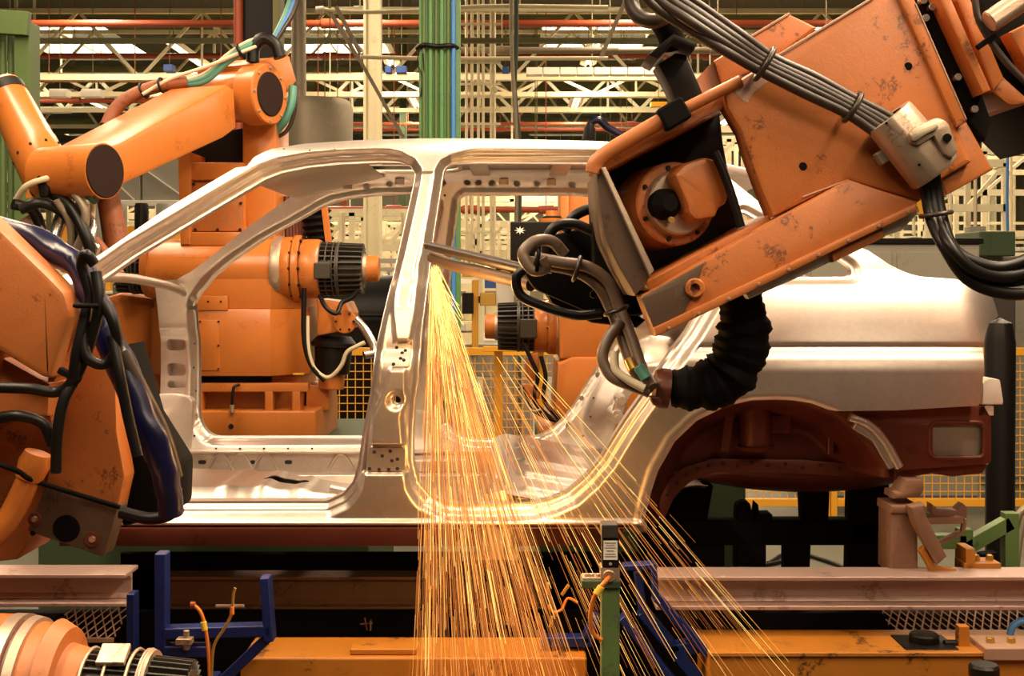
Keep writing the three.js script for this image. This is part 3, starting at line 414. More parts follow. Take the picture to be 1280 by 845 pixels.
// pipes and rails running across
function run(name, py, d, rpx, m, label, category, x0 = -300, x1 = 1600, square = 0) {
  const z = CAMZ - d, y = beamY(py, d), r = rpx * d / F, a = (x0 - CX) / F * d, b = (x1 - CX) / F * d, g = thing(name, label, category);
  part(g, square ? 'beam' : 'pipe', square ? box((a + b) / 2, y, z, b - a, 2 * r, 2 * r * square, 0) : cyl(V3(a, y, z), V3(b, y, z), r, r, 12), m);
  for (let k = 0; k < 4; k++) { const x = a + (b - a) * (k + 0.5) / 4; part(g, 'hanger', cyl(V3(x, y, z), V3(x, RY, z), 0.008, 0.008, 6), m); if (!square) part(g, 'coupling', cyl(V3(x - r * 2.4, y, z), V3(x + r * 2.4, y, z), r * 1.4, r * 1.4, 12), m); }
}
run('sprinkler_pipe', 29.5, 17, 4.6, mat.red, 'topmost red sprinkler pipe under the roof', 'pipe');
run('sprinkler_pipe', 70, 21.4, 3.6, mat.red, 'red sprinkler pipe just above the cream cable rails', 'pipe');
run('sprinkler_pipe', 126, 25, 3.0, mat.red, 'thin rusty red pipe crossing the tall truss', 'pipe', -300, 330);
run('sprinkler_pipe', 262, 19, 4.0, mat.red, 'low red pipe seen through the car windows', 'pipe', 350, 730);
run('sprinkler_pipe', 155, 30, 2.2, mat.red, 'thin red pipe low over the car roof', 'pipe', 440, 1000);
run('sprinkler_pipe', 162, 31, 2.2, mat.red, 'lower of two thin red pipes over the car roof', 'pipe', 400, 1000);
run('crane_rail', 51, 15, 3.0, mat.olive, 'olive steel rail below the topmost red pipe', 'rail', -300, 1600, 1.2);
run('crane_rail', 12, 14, 3.4, mat.cream, 'cream monorail highest in the hall', 'rail', 400, 800);
run('cable_rail', 97, 18, 3.6, mat.cream, 'cream cable rail below the red pipes', 'rail', -300, 1600, 1.6);
run('cable_rail', 101, 18.6, 2.2, mat.brownSleeve, 'brown cable run beside the cream rail', 'rail', -100, 330);
run('cable_rail', 138, 22.7, 2.4, mat.cream, 'thin cream rail above the car roof', 'rail', -300, 1600, 1.4);
run('cable_rail', 63, 16, 4.2, mat.duct, 'grey round air pipe between two red pipes', 'pipe', 560, 1100);
for (const [py, d, m, label] of [[279, 22, 'cream', 'highest cream conveyor rail under the low red pipe'], [290, 24.4, 'cream', 'second cream conveyor rail under the low red pipe'], [297, 26, 'cream', 'cream conveyor rail between two others'], [303, 20.4, 'cream', 'nearest cream conveyor rail above the yellow rail'], [318, 28, 'cream', 'lower cream conveyor rail far down the hall'], [327, 23.4, 'cream', 'lowest cream conveyor rail of the hall'], [334, 33.4, 'yellow', 'yellow conveyor rail at eye height far down the hall']]) run('conveyor_rail', py, d, 1.7, mat[m], label, 'rail', -200, 1500, 1);

// columns and the green posts
function column(px, d, wpx, m, label, dark) { const z = CAMZ - d, x = (px - CX) / F * d, w = wpx * d / F, g = thing('column', label, 'column'); part(g, 'web', box(x, RY / 2, z, w * 0.72, RY, 0.05, 0), m); part(g, 'flange', box(x - w * 0.42, RY / 2, z, w * 0.16, RY, w * 0.7, 0.004), m); part(g, 'flange', box(x + w * 0.42, RY / 2, z, w * 0.16, RY, w * 0.7, 0.004), dark || m); part(g, 'foot_plate', box(x, 0.02, z, w * 1.7, 0.04, w * 1.4, 0.004), m); }
column(466, 13, 22, mat.cream, 'cream steel column behind the car roof', mat.cream);
column(1262, 26, 12, mat.cream, 'slender cream column behind the hanging cable loop');
column(1240, 34, 9, mat.cream, 'thin cream column far behind the grey cabinet');
column(430, 38, 9, mat.red, 'red column standing beyond the cream column');
column(504, 30, 9, mat.greenDark, 'green column seen past the front door pillar');
{ // tall green post with pipes, behind the car
  const d = 7.4, z = CAMZ - d, px = x => (x - CX) / F * d; const g = thing('green_post', 'green steel post with pipes strapped to its face, behind the car', 'post');
  part(g, 'post', box(px(550), RY / 2, z, L(51, z), RY, 0.10, 0.004), mat.greenBright);
  for (const [x, r, m] of [[539, 3, 'greenBright'], [553, 3, 'greenBright'], [546, 2.2, 'green'], [561, 2.2, 'green'], [531, 2.4, 'green'], [567.5, 3, 'bluePipe']]) part(g, 'pipe', cyl(V3(px(x), 0.02, z + 0.065), V3(px(x), RY, z + 0.065), L(r, z), L(r, z), 12), mat[m]);
  for (const py of [62, 330]) { const y = beamY(py, d); part(g, 'cable_tie', [tube([V3(px(522), y, z + 0.03), V3(px(530), y + 0.012, z + 0.085), V3(px(548), y + 0.004, z + 0.09), V3(px(566), y + 0.008, z + 0.085), V3(px(574), y, z + 0.03)], 0.014, 30, 6)], mat.rubber); }
  part(g, 'loose_cord', tube([V3(px(526), beamY(64, d), z + 0.08), V3(px(523), beamY(82, d), z + 0.07), V3(px(529), beamY(98, d), z + 0.07), V3(px(527), beamY(124, d), z + 0.07), V3(px(531), beamY(104, d), z + 0.07), V3(px(530), beamY(70, d), z + 0.08)], 0.004, 50, 6), mat.rubber);
  part(g, 'foot_plate', box(px(550), 0.015, z, 0.4, 0.03, 0.3, 0.004), mat.green);
}
{ // green frame at the left with pipes inside
  const d = 7.4, z = CAMZ - d, px = x => (x - CX) / F * d, g = thing('portal', 'green steel portal with green and blue pipes, behind the long orange robot arm', 'portal');
  const top = beamY(30, d), w = L(20, z); part(g, 'post', box(px(34), top / 2, z, w, top, 0.16, 0.004), mat.green); part(g, 'post', box(px(-190), top / 2, z, w, top, 0.16, 0.004), mat.green);
  part(g, 'lintel', bar(V3(px(-190), top + 0.05, z + 0.09), V3(px(44), top - 0.02, z + 0.09), 0.14, 0.06, 0.004, V3(0, 0, 1)), mat.green);
  for (const [x, r, m] of [[2, 5, 'green'], [12, 4, 'green'], [23, 3, 'bluePipe'], [-14, 5, 'green'], [-30, 4, 'greenDark']]) part(g, 'pipe', cyl(V3(px(x), 0.02, z - 0.02), V3(px(x), top, z - 0.02), L(r, z), L(r, z), 12), mat[m]);
  part(g, 'pipe_clamp', box(px(-2), beamY(97, d), z + 0.03, L(62, z), 0.03, 0.02, 0.004), mat.blackMetal);
}
solo('hanging_conduit', [tube([P(640, -800, -6.2), P(640, -60, -6.2), P(639, 40, -6.2), P(641, 90, -6.2), P(646, 180, -6.2), P(645, 330, -6.2), P(646, 640, -6.2)], 0.016, 60, 10)], mat.duct, 'pale grey cable hanging down beside the green post', 'cable');
solo('hanging_conduit', [tube([P(645, -800, -6.25), P(645, -60, -6.25), P(645, 60, -6.25), P(643, 110, -6.25), P(649, 180, -6.25), P(648, 330, -6.25), P(649, 640, -6.25)], 0.020, 60, 10)], mat.greenDark, 'dark green hose hanging beside the pale cable', 'hose');
solo('ventilation_duct', [lathe(V3(-1.58, 2.30, -6.3), V3(-1.58, 2.97, -6.3), [[0, 0], [0, 0.26], [0.05, 0.30], [0.9, 0.31], [1, 0.28], [1, 0]], 40), cyl(V3(-1.72, 2.9, -6.4), V3(-1.72, RY, -6.4), 0.06, 0.06, 16)], mat.duct, 'grey sheet metal extraction hood behind the orange robot', 'duct');
{ const g = thing('column', 'dark olive steel column behind the orange robot shoulder', 'column'); const d = 8.4, z = CAMZ - d, x = (328 - CX) / F * d; part(g, 'shaft', box(x, RY / 2, z, L(42, z), RY, 0.2, 0.004), mat.blackMetal); part(g, 'edge_strip', box(x + L(22, z), RY / 2, z + 0.05, L(8, z), RY, 0.2, 0.004), mat.olive); part(g, 'red_pipe', [cyl(V3(x - L(25, z), 0, z + 0.12), V3(x - L(25, z), RY, z + 0.12), L(6, z), L(6, z), 12)], mat.red); part(g, 'foot_plate', box(x, 0.02, z, 0.5, 0.04, 0.4, 0.004), mat.blackMetal); }
// jointed overhead arm holding a rail, above the car
{ const z = -6.8, g = thing('overhead_support', 'jointed grey support arm holding a cream conduit above the car', 'support'); part(g, 'arm', [bar(P(412, 14, z), P(446, 70, z), 0.035, 0.02), bar(P(420, 8, z + 0.05), P(450, 66, z + 0.05), 0.035, 0.02)], mat.duct); part(g, 'arm', [bar(P(447, 70, z), P(504, 172, z), 0.03, 0.02)], mat.duct); part(g, 'conduit', tube([P(400, 12, z), P(450, 15, z), P(525, 13, z), P(600, 8, z), P(760, 9, z)], 0.018, 30, 8), mat.cream); part(g, 'conduit', tube([P(450, 71, z), P(525, 73, z), P(760, 73, z)], 0.018, 30, 8), mat.cream); part(g, 'end_cap', cyl(P(395, 13, z), P(405, 12, z), 0.032, 0.032, 16), mat.white); part(g, 'arm', [bar(P(752, 70, z), P(782, 0, z), 0.035, 0.02)], mat.duct); part(g, 'hanger', cyl(P(412, 14, z), P(412, -330, z), 0.012, 0.012, 8), mat.olive); part(g, 'hanger', cyl(P(782, 0, z), P(782, -330, z), 0.012, 0.012, 8), mat.olive); }
// vertical pipe cluster to the right of the green post
{ const z = -12, g = thing('pipe_cluster', 'cluster of thin cream droppers and cross rails beside the green post', 'pipes'); for (const [x, t] of [[583, 30], [590, 0], [598, 0], [604, 90], [614, 110], [618, 20]]) part(g, 'dropper', cyl(P(x, t - 250, z), P(x, 340, z), 0.018, 0.018, 8), mat.cream); for (const y of [30, 52, 78, 105, 120, 137, 155, 240, 290]) part(g, 'cross_rail', bar(P(574, y, z), P(626, y, z), 0.03, 0.03), mat.cream); part(g, 'lamp_disc', cyl(P(618, 112, z + 0.1), P(618, 112, z + 0.13), 0.045, 0.045, 20), mat.cream); }

// fence behind the cell: framed yellow mesh panels
const fenceZ = -4.5; const wire = {};
for (let k = 1; k < 5; k++) {
  const w = 1.72, x = -5.0 + k * 1.78 + w / 2, g = thing('fence_panel', 'yellow framed wire mesh guard panel ' + ['', 'behind the base of the tall robot', 'behind the middle pillar and the sparks', 'seen below the rear wheel arch', 'beside the dark post at the car tail'][k], 'fence', 'yellow mesh guard panels behind the car'); g.position.set(x, 0, fenceZ);
  if (!wire.g) { const q = []; for (let i = 1; i < 33; i++) q.push(box(-w / 2 + i * w / 33, 0.58, 0, 0.0055, 0.94, 0.005, 0)); for (let j = 1; j < 18; j++) q.push(box(0, 0.11 + j * 0.94 / 18, 0.004, w - 0.04, 0.0055, 0.005, 0)); wire.g = fuse(q); wire.f = [box(0, 1.075, 0, w, 0.05, 0.04, 0.003), box(0, 0.09, 0, w, 0.05, 0.04, 0.003)].map(fuse); wire.p = [box(-w / 2 - 0.02, 0.55, 0, 0.04, 1.1, 0.04, 0.003), box(w / 2 + 0.00, 0.55, 0, 0.03, 1.1, 0.04, 0.003)].map(fuse); }
  const add = (n, ge) => { const m = new THREE.Mesh(ge, mat.yellow); m.name = n; m.castShadow = m.receiveShadow = true; g.add(m); return m; };
  wire.f.forEach(q => add('rail', q)); wire.p.forEach(q => add('post', q)); const m = add('wire_mesh', wire.g); m.userData.kind = 'stuff'; 
}
// raised green plinths for the rear robots
solo('robot_plinth', [box(-1.40, 0.391, -2.62, 1.5, 0.782, 1.2, 0.01)], mat.greenDark, 'green grey steel plinth under the tall orange robot', 'plinth');
solo('robot_plinth', [box(0.60, 0.385, -2.65, 0.95, 0.77, 1.1, 0.01)], mat.greenDark, 'green grey steel plinth under the robot behind the weld gun', 'plinth');
// grey cabinet and dark post behind the boot
{ const g = thing('control_cabinet', 'grey control cabinet behind the rear of the car', 'cabinet'); const z = -4.95; const a = P(1010, 305, z), b = P(1225, 305, z); const w = b.x - a.x, cx = (a.x + b.x) / 2; part(g, 'body', box(cx, a.y / 2, z - 0.3, w, a.y, 0.6, 0.01), mat.grey); part(g, 'top_cover', box(cx, a.y + 0.02, z - 0.3, w + 0.04, 0.04, 0.64, 0.006), mat.blackMetal); part(g, 'door', box(cx - w * 0.25, a.y * 0.5, z + 0.006, w * 0.47, a.y * 0.94, 0.014, 0.004), mat.grey); part(g, 'door', box(cx + w * 0.25, a.y * 0.5, z + 0.006, w * 0.47, a.y * 0.94, 0.014, 0.004), mat.grey); }
{ const g = thing('control_cabinet', 'second grey cabinet with dark green cover beside the dark post', 'cabinet'); const z = -5.75; const a = P(1216, 320, z), b = P(1330, 320, z); const w = b.x - a.x, cx = (a.x + b.x) / 2; part(g, 'body', box(cx, a.y / 2, z - 0.3, w, a.y, 0.6, 0.01), mat.grey); part(g, 'door', box(cx, a.y * 0.5, z + 0.006, w * 0.92, a.y * 0.94, 0.014, 0.004), mat.grey); const c = P(1237, 312, z + 0.2); part(g, 'cover', box(c.x, c.y + 0.04, z + 0.1, L(44, z), L(30, z), 0.5, 0.01), mat.greenDark); part(g, 'worktop', box(cx + 0.3, a.y + 0.05, z - 0.2, w * 0.9, 0.03, 0.5, 0.004), mat.white); }
{ const g = thing('screen_post', 'dark weld screen post behind the tail of the car', 'post'); const z = -1.75, w = L(28, z); const a = P(1250, 362, z); part(g, 'post', box(a.x, a.y / 2, z, w, a.y, 0.10, 0.006), mat.darkCurtain); part(g, 'foot', box(a.x, 0.02, z, 0.3, 0.04, 0.3, 0.004), mat.darkCurtain); }
{ const a = P(1250, 397, -1.2), b = P(1250, 610, -1.2); solo('weld_curtain', [lathe(V3(a.x, 0.02, -1.2), V3(a.x, a.y, -1.2), [[0, 0], [0, 0.05], [0.93, 0.058], [0.985, 0.045], [1, 0]], 28)], mat.rubber, 'rolled up black weld curtain standing behind the tail of the car', 'curtain'); }
// ---------------------------------------------------------------- machinery and gantries further down the hall
seed = 505;
function gantry(px, d, w, h, label) {
  const z = CAMZ - d, x = (px - CX) / F * d, g = thing('gantry', label, 'gantry'), t = 0.05 + d * 0.0012, m = mat.cream;
  const posts = 3; for (let k = 0; k < posts; k++) for (const dz of [0, -1.2]) part(g, 'post', box(x - w / 2 + w * k / (posts - 1), h / 2, z + dz, t, h, t, 0), m);
  for (const y of [h, h * 0.82, h * 0.55]) part(g, 'rail', box(x, y, z, w, t * 1.3, t, 0), m);
  part(g, 'rail', box(x, h, z - 1.2, w, t * 1.3, t, 0), m);
  for (let k = 0; k < 4; k++) part(g, 'brace', bar(V3(x - w / 2 + w * k / 4, h * 0.82, z), V3(x - w / 2 + w * (k + 1) / 4, h, z), t * 0.6, t * 0.6), m);
  for (let k = 0; k < 5; k++) { const q = x - w / 2 + rr(0.05, 0.95) * w, l = rr(0.3, h * 0.45); part(g, 'dropper', cyl(V3(q, h - l, z + 0.05), V3(q, h, z + 0.05), 0.02, 0.02, 6), k % 3 ? mat.cream : mat.paleHose); part(g, 'tool_head', box(q, h - l - 0.12, z + 0.05, rr(0.1, 0.25), rr(0.15, 0.3), 0.2, 0.01), [mat.white, mat.orange, mat.blackMetal, mat.grey, mat.yellow][k % 5]); }
}
const spots = [[440, 15, 1.6, 2.35], [470, 19.6, 3.2, 2.6], [600, 17, 1.3, 2.3], [640, 21, 3.0, 2.9], [585, 26.5, 3.4, 2.7], [700, 30, 6, 3.4], [930, 17, 2.2, 3.6], [920, 24, 4, 4.2], [1160, 14.5, 1.8, 2.9], [1230, 19, 3.0, 3.5], [1260, 24, 3.4, 4.4], [120, 18, 3.0, 3.0], [200, 24, 4.0, 3.2], [420, 28.6, 3.6, 3.0], [800, 26.6, 4, 3.8], [1090, 33, 5, 4.0], [60, 31, 6, 4.2]];
const where = ['beside the cream column', 'with tool heads behind the cream column', 'close behind the green post', 'behind the hanging cables', 'deep behind the green post', 'wide and far behind the weld gun', 'behind the worn robot pocket', 'tall, far behind the worn robot pocket', 'behind the grey cabinet', 'past the grey cabinet', 'tallest, past the hanging cable loop', 'behind the round orange forearm', 'wide, behind the long orange robot arm', 'far beyond the front door opening', 'behind the worn fork arm', 'far behind the boot of the car', 'far behind the green portal'];
spots.forEach(([px, d, w, h], i) => gantry(px, d, w, h, 'cream steel gantry ' + where[i]));
// racks with crates: bands of small boxes
const crateMats = ['grey', 'cream', 'orange', 'white', 'blueTank', 'olive', 'red', 'yellow'];
function rack(px, d, n, levels, label) {
  const z = CAMZ - d, w = n * 0.55, x = (px - CX) / F * d, g = thing('storage_rack', 'steel rack of crates ' + label, 'rack'); const h = levels * 0.62;
  for (const s of [-1, 0, 1]) part(g, 'upright', box(x + s * w / 2, h / 2, z, 0.06, h + 0.3, 0.06, 0), mat.cream);
  for (let j = 0; j < levels; j++) { part(g, 'shelf', box(x, 0.1 + j * 0.62, z, w, 0.05, 0.6, 0), mat.cream);
    for (let i = 0; i < n; i++) { if (rnd() < 0.2) continue; const cm = crateMats[Math.floor(rnd() * 8)]; solo('crate', box(x - w / 2 + (i + 0.5) * 0.55, 0.128 + j * 0.62 + 0.2, z + rr(-0.05, 0.05), rr(0.32, 0.46), 0.4, 0.45, 0.01), mat[cm], 'small ' + ({ blueTank: 'blue' }[cm] || cm) + ' crate on the rack ' + label, 'crate', 'crates on the rack ' + label); } }
}
rack(455, 23.6, 8, 3, 'beyond the front door opening'); rack(600, 24.2, 6, 3, 'seen past the green post'); rack(925, 29.6, 8, 6, 'close behind the worn robot pocket'); rack(1200, 21, 8, 3, 'behind the grey cabinet'); rack(150, 20, 8, 4, 'behind the long orange robot arm');
// dark press like machine behind the fence
{ const z = -5.3, g = thing('press_machine', 'black machine with rounded hood standing behind the yellow fence', 'machine'); const a = P(398, 366, z), b = P(515, 366, z), w = b.x - a.x, cx = (a.x + b.x) / 2; part(g, 'body', box(cx, a.y * 0.44, z - 0.4, w, a.y * 0.88, 0.8, 0.03), mat.blackMetal); part(g, 'hood', [lathe(V3(a.x, a.y * 0.88, z - 0.35), V3(b.x, a.y * 0.88, z - 0.35), [[0, 0], [0, 0.30], [1, 0.30], [1, 0]], 32)], mat.rubber); part(g, 'hand_rail', cyl(V3(a.x, a.y - 0.16, z + 0.06), V3(b.x, a.y - 0.16, z + 0.06), 0.012, 0.012, 10), mat.blackMetal); }
{ const z = -6.6, g = thing('roller_table', 'white roller conveyor table behind the cream column', 'conveyor'); const a = P(440, 326, z), b = P(540, 326, z), cx = (a.x + b.x) / 2; part(g, 'top_rail', box(cx, a.y, z, b.x - a.x, 0.04, 0.06, 0.004), mat.white); part(g, 'lower_rail', box(cx, a.y - 0.07, z, b.x - a.x, 0.03, 0.06, 0.004), mat.white); for (const s of [-1, 1]) part(g, 'leg', box(cx + s * (b.x - a.x) * 0.45, (a.y - 0.07) / 2, z - 0.05, 0.06, a.y - 0.07, 0.06, 0), mat.yellow); }
{ const z = -6.4, g = thing('yellow_fixture', 'yellow welding fixture with brass valves behind the fence', 'fixture'); const q = (n, x0, y0, x1, y1, m, dz = 0) => { const a = P(x0, y0, z + dz), b = P(x1, y1, z + dz); part(g, n, box((a.x + b.x) / 2, (a.y + b.y) / 2, z + dz, b.x - a.x, a.y - b.y, 0.12, 0.006), m); }; q('frame', 590, 350, 598, 440, mat.yellow); q('frame', 578, 338, 640, 346, mat.yellow); q('dark_panel', 578, 366, 592, 392, mat.blackMetal, 0.08); q('valve_block', 600, 366, 620, 382, mat.brass, 0.05); q('pale_panel', 620, 352, 660, 382, mat.white); q('base', 570, 430, 700, 470, mat.grey, -0.1); { const a = P(635, 470, z - 0.1); part(g, 'pedestal', box(a.x, a.y / 2, z - 0.1, 0.4, a.y, 0.3, 0.01), mat.grey); } }
// pale panels and drums at the left behind the robot arm
{ const z = -7.6, g = thing('panel_screen', 'pale grey panelled screen behind the long orange robot arm', 'screen wall'); const a = P(60, 196, z), b = P(236, 250, z), w = b.x - a.x; for (let k = 0; k < 3; k++) part(g, 'panel', box(a.x + (k + 0.5) * w / 3, (a.y + b.y) / 2, z, w / 3 - 0.02, a.y - b.y, 0.03, 0.003), mat.grey); part(g, 'rail', box(a.x + w / 2, b.y - 0.03, z + 0.02, w + 0.1, 0.05, 0.05, 0.003), mat.white); for (const x of [a.x, a.x + w * 0.66, b.x]) part(g, 'post', box(x, a.y / 2, z - 0.04, 0.05, a.y, 0.05, 0.003), mat.olive); part(g, 'stay', bar(V3(a.x + w * 0.62, a.y - 0.05, z + 0.03), V3(b.x, b.y, z + 0.03), 0.012, 0.012), mat.white); part(g, 'stay', bar(V3(a.x + w * 0.38, a.y - 0.1, z + 0.03), V3(a.x + w * 0.62, b.y, z + 0.03), 0.012, 0.012), mat.white); }
for (let k = 0; k < 5; k++) { const z = -7.2, c = P(96 + k * 27, 300, z); solo('steel_drum', [lathe(V3(c.x, 0.9, z), V3(c.x, P(0, 254, z).y, z), [[0, 0], [0, 0.058], [0.3, 0.06], [0.32, 0.064], [0.34, 0.06], [0.98, 0.06], [1, 0.05], [1, 0]], 24), cyl(V3(c.x, 0, z), V3(c.x, 0.9, z), 0.05, 0.05, 12)], k === 3 ? mat.blackMetal : mat.grey, k === 3 ? 'black filter cylinder in the row below the pale screen' : 'grey filter cylinder in the row below the pale screen', 'cylinder', 'filter cylinders below the pale screen'); }
// things among the trusses
for (const [x, y, d, w, h, m, label] of [[75, 117, 19, 22, 10, 'white', 'first white junction box hung under the cream rail'], [116, 117, 19, 24, 10, 'white', 'second white junction box hung under the cream rail'], [212, 86, 19, 12, 9, 'blueTank', 'blue tank hung between the red pipes'], [486, 88, 18, 8, 9, 'blueTank', 'small blue tank by the cream column'], [502, 88, 18, 13, 9, 'blueTank', 'larger blue tank by the cream column'], [780, 89, 20, 11, 9, 'blueTank', 'blue sign box on the cream rail'], [823, 131, 23, 20, 6, 'yellow', 'yellow sign on the cream girder'], [632, 89, 20, 8, 10, 'blueTank', 'blue box beside the hanging cables']]) { const z = CAMZ - d, c = P(x, y, z), g = thing('hung_box', label, 'box'); part(g, 'body', box(c.x, c.y, z, L(w, z), L(h, z), 0.2, 0.01), mat[m]); part(g, 'hanger', cyl(V3(c.x, c.y, z), V3(c.x, RY - 0.03, z), 0.006, 0.006, 6), mat.olive); }
{ const z = -14, g = thing('white_cable_tray', 'pale segmented cable tray along the cream rail over the car', 'tray'); for (let k = 0; k < 8; k++) { const c = P(668 + k * 21, 90, z); part(g, 'segment', box(c.x, c.y, z, L(20, z), L(9, z), 0.2, 0.006), mat.white); } const c = P(740, 90, z); part(g, 'hanger', cyl(V3(c.x, c.y, z), V3(c.x, RY - 0.03, z), 0.01, 0.01, 6), mat.olive); }
{ const z = -9, g = thing('hall_robot', 'small robot wrist with a blue sleeve just above the car roof', 'robot'); part(g, 'wrist', [lathe(P(736, 176, z), P(738, 152, z), [[0, 0], [0, 0.07], [0.6, 0.06], [1, 0.03], [1, 0]], 20)], mat.blackMetal); part(g, 'sleeve', tube([P(736, 154, z), P(748, 150, z), P(760, 160, z), P(778, 170, z)], 0.04, 30, 10), mat.blueSleeve); part(g, 'beam', box(P(740, 180, z).x, P(740, 182, z).y, z, L(120, z), 0.06, 0.1, 0.01), mat.orange); part(g, 'stand', box(P(720, 180, z).x, P(720, 182, z).y / 2, z, 0.16, P(720, 182, z).y, 0.16, 0.01), mat.orange); }
for (const [x, z, y] of [[-3.0, -17, 3.6], [0.4, -17, 3.6], [3.6, -17, 4.2], [7.6, -17, 4.2], [-6.4, -25.2, 4.4], [-1.0, -25.2, 3.4], [2.6, -25.2, 3.4], [6.6, -25.2, 4.6], [10.2, -25.2, 4.6], [-9, -35, 4.6], [-3, -35, 3.6], [3, -35, 3.6], [9, -35, 4.8]]) lampAt(x, y, z, 1.8, HALL_LAMP * 0.5, 'short tube batten hung low over the far work stations', 'lamps low over the far work stations', RY);
solo('blue_air_line', tube([P(1257, -100, -8), P(1260, 145, -8), P(1259, 270, -8), P(1262, 330, -8)], 0.014, 30, 8), mat.bluePipe, 'thin blue air line hanging behind the cable loop', 'hose');
// ---------------------------------------------------------------- robots behind the car
const ray = (px, py) => V3((px - CX) / F, (CY - py) / F, -1);
const onPlane = (px, py, p0, n) => { const o = V3(0, EYE, CAMZ), d = ray(px, py); return o.clone().addScaledVector(d, p0.clone().sub(o).dot(n) / d.dot(n)); };
function planeSlab(pts, p0, n, front, back, bevel = 0.006, holes = []) {     // pixel outline laid on a tilted plane, with thickness along its normal
  const e1 = V3(0, 1, 0).cross(n).normalize(), e2 = n.clone().cross(e1), to = ([x, y, r]) => { const q = onPlane(x, y, p0, n).sub(p0); return r ? [q.dot(e1), q.dot(e2), r * (CAMZ - p0.z) / F] : [q.dot(e1), q.dot(e2)]; };
  const g = slab(rpoly(pts.map(to)), -back, front, bevel, holes.map(h => rpoly(h.map(to)))); g.applyMatrix4(new THREE.Matrix4().makeBasis(e1, e2, n).setPosition(p0)); return g;
}
const along = (p, n, s) => p.clone().addScaledVector(n, s);
const boltRing = (parent, c, axis, r, n, size, m = mat.blackMetal) => ring(c, r, axis, n, p => part(parent, 'bolt', cyl(along(p, axis, -size), along(p, axis, size * 0.7), size, size * 0.9, 6), m));
function finnedMotor(parent, a, b, r, orangeCap = true) {                // a: joint side, b: outer end
  const len = a.distanceTo(b), ax = b.clone().sub(a).normalize(), at = t => along(a, ax, t * len);
  const mo = part(parent, 'motor', [lathe(a, b, [[0, 0], [0, r * 0.78], [0.74, r * 0.74], [0.76, 0]], 28)], mat.finBlack, 'black ribbed electric motor');
  const side = Math.abs(ax.x) > 0.9 ? V3(0, 1, 0) : V3(1, 0, 0), e1 = ax.clone().cross(side).normalize(), e2 = ax.clone().cross(e1);
  for (let k = 0; k < 26; k++) { const q = k / 26 * 2 * Math.PI, d = e1.clone().multiplyScalar(Math.cos(q)).addScaledVector(e2, Math.sin(q)); part(mo, 'fin', bar(at(0.03).addScaledVector(d, r * 0.86), at(0.74).addScaledVector(d, r * 0.80), r * 0.045, r * 0.26, 0, d), mat.finBlack); }
  for (const t of [0.03, 0.14, 0.25, 0.33]) part(mo, 'cage_ring', torus(at(t), ax, r * 0.98, r * 0.03, 36), mat.finBlack);
  part(mo, 'end_ring', [lathe(at(0.30), at(0.36), [[0, r * 0.8], [0, r], [1, r], [1, r * 0.8]], 32)], mat.finBlack);
  if (orangeCap) { part(mo, 'collar', [lathe(at(0.73), at(0.80), [[0, 0], [0, r * 0.56], [1, r * 0.54], [1, 0]], 28)], mat.aluminium); part(mo, 'end_cap', [lathe(at(0.79), b, [[0, 0], [0, r * 0.50], [0.9, r * 0.48], [1, r * 0.43], [1, 0]], 28)], mat.orange); }
  return mo;
}
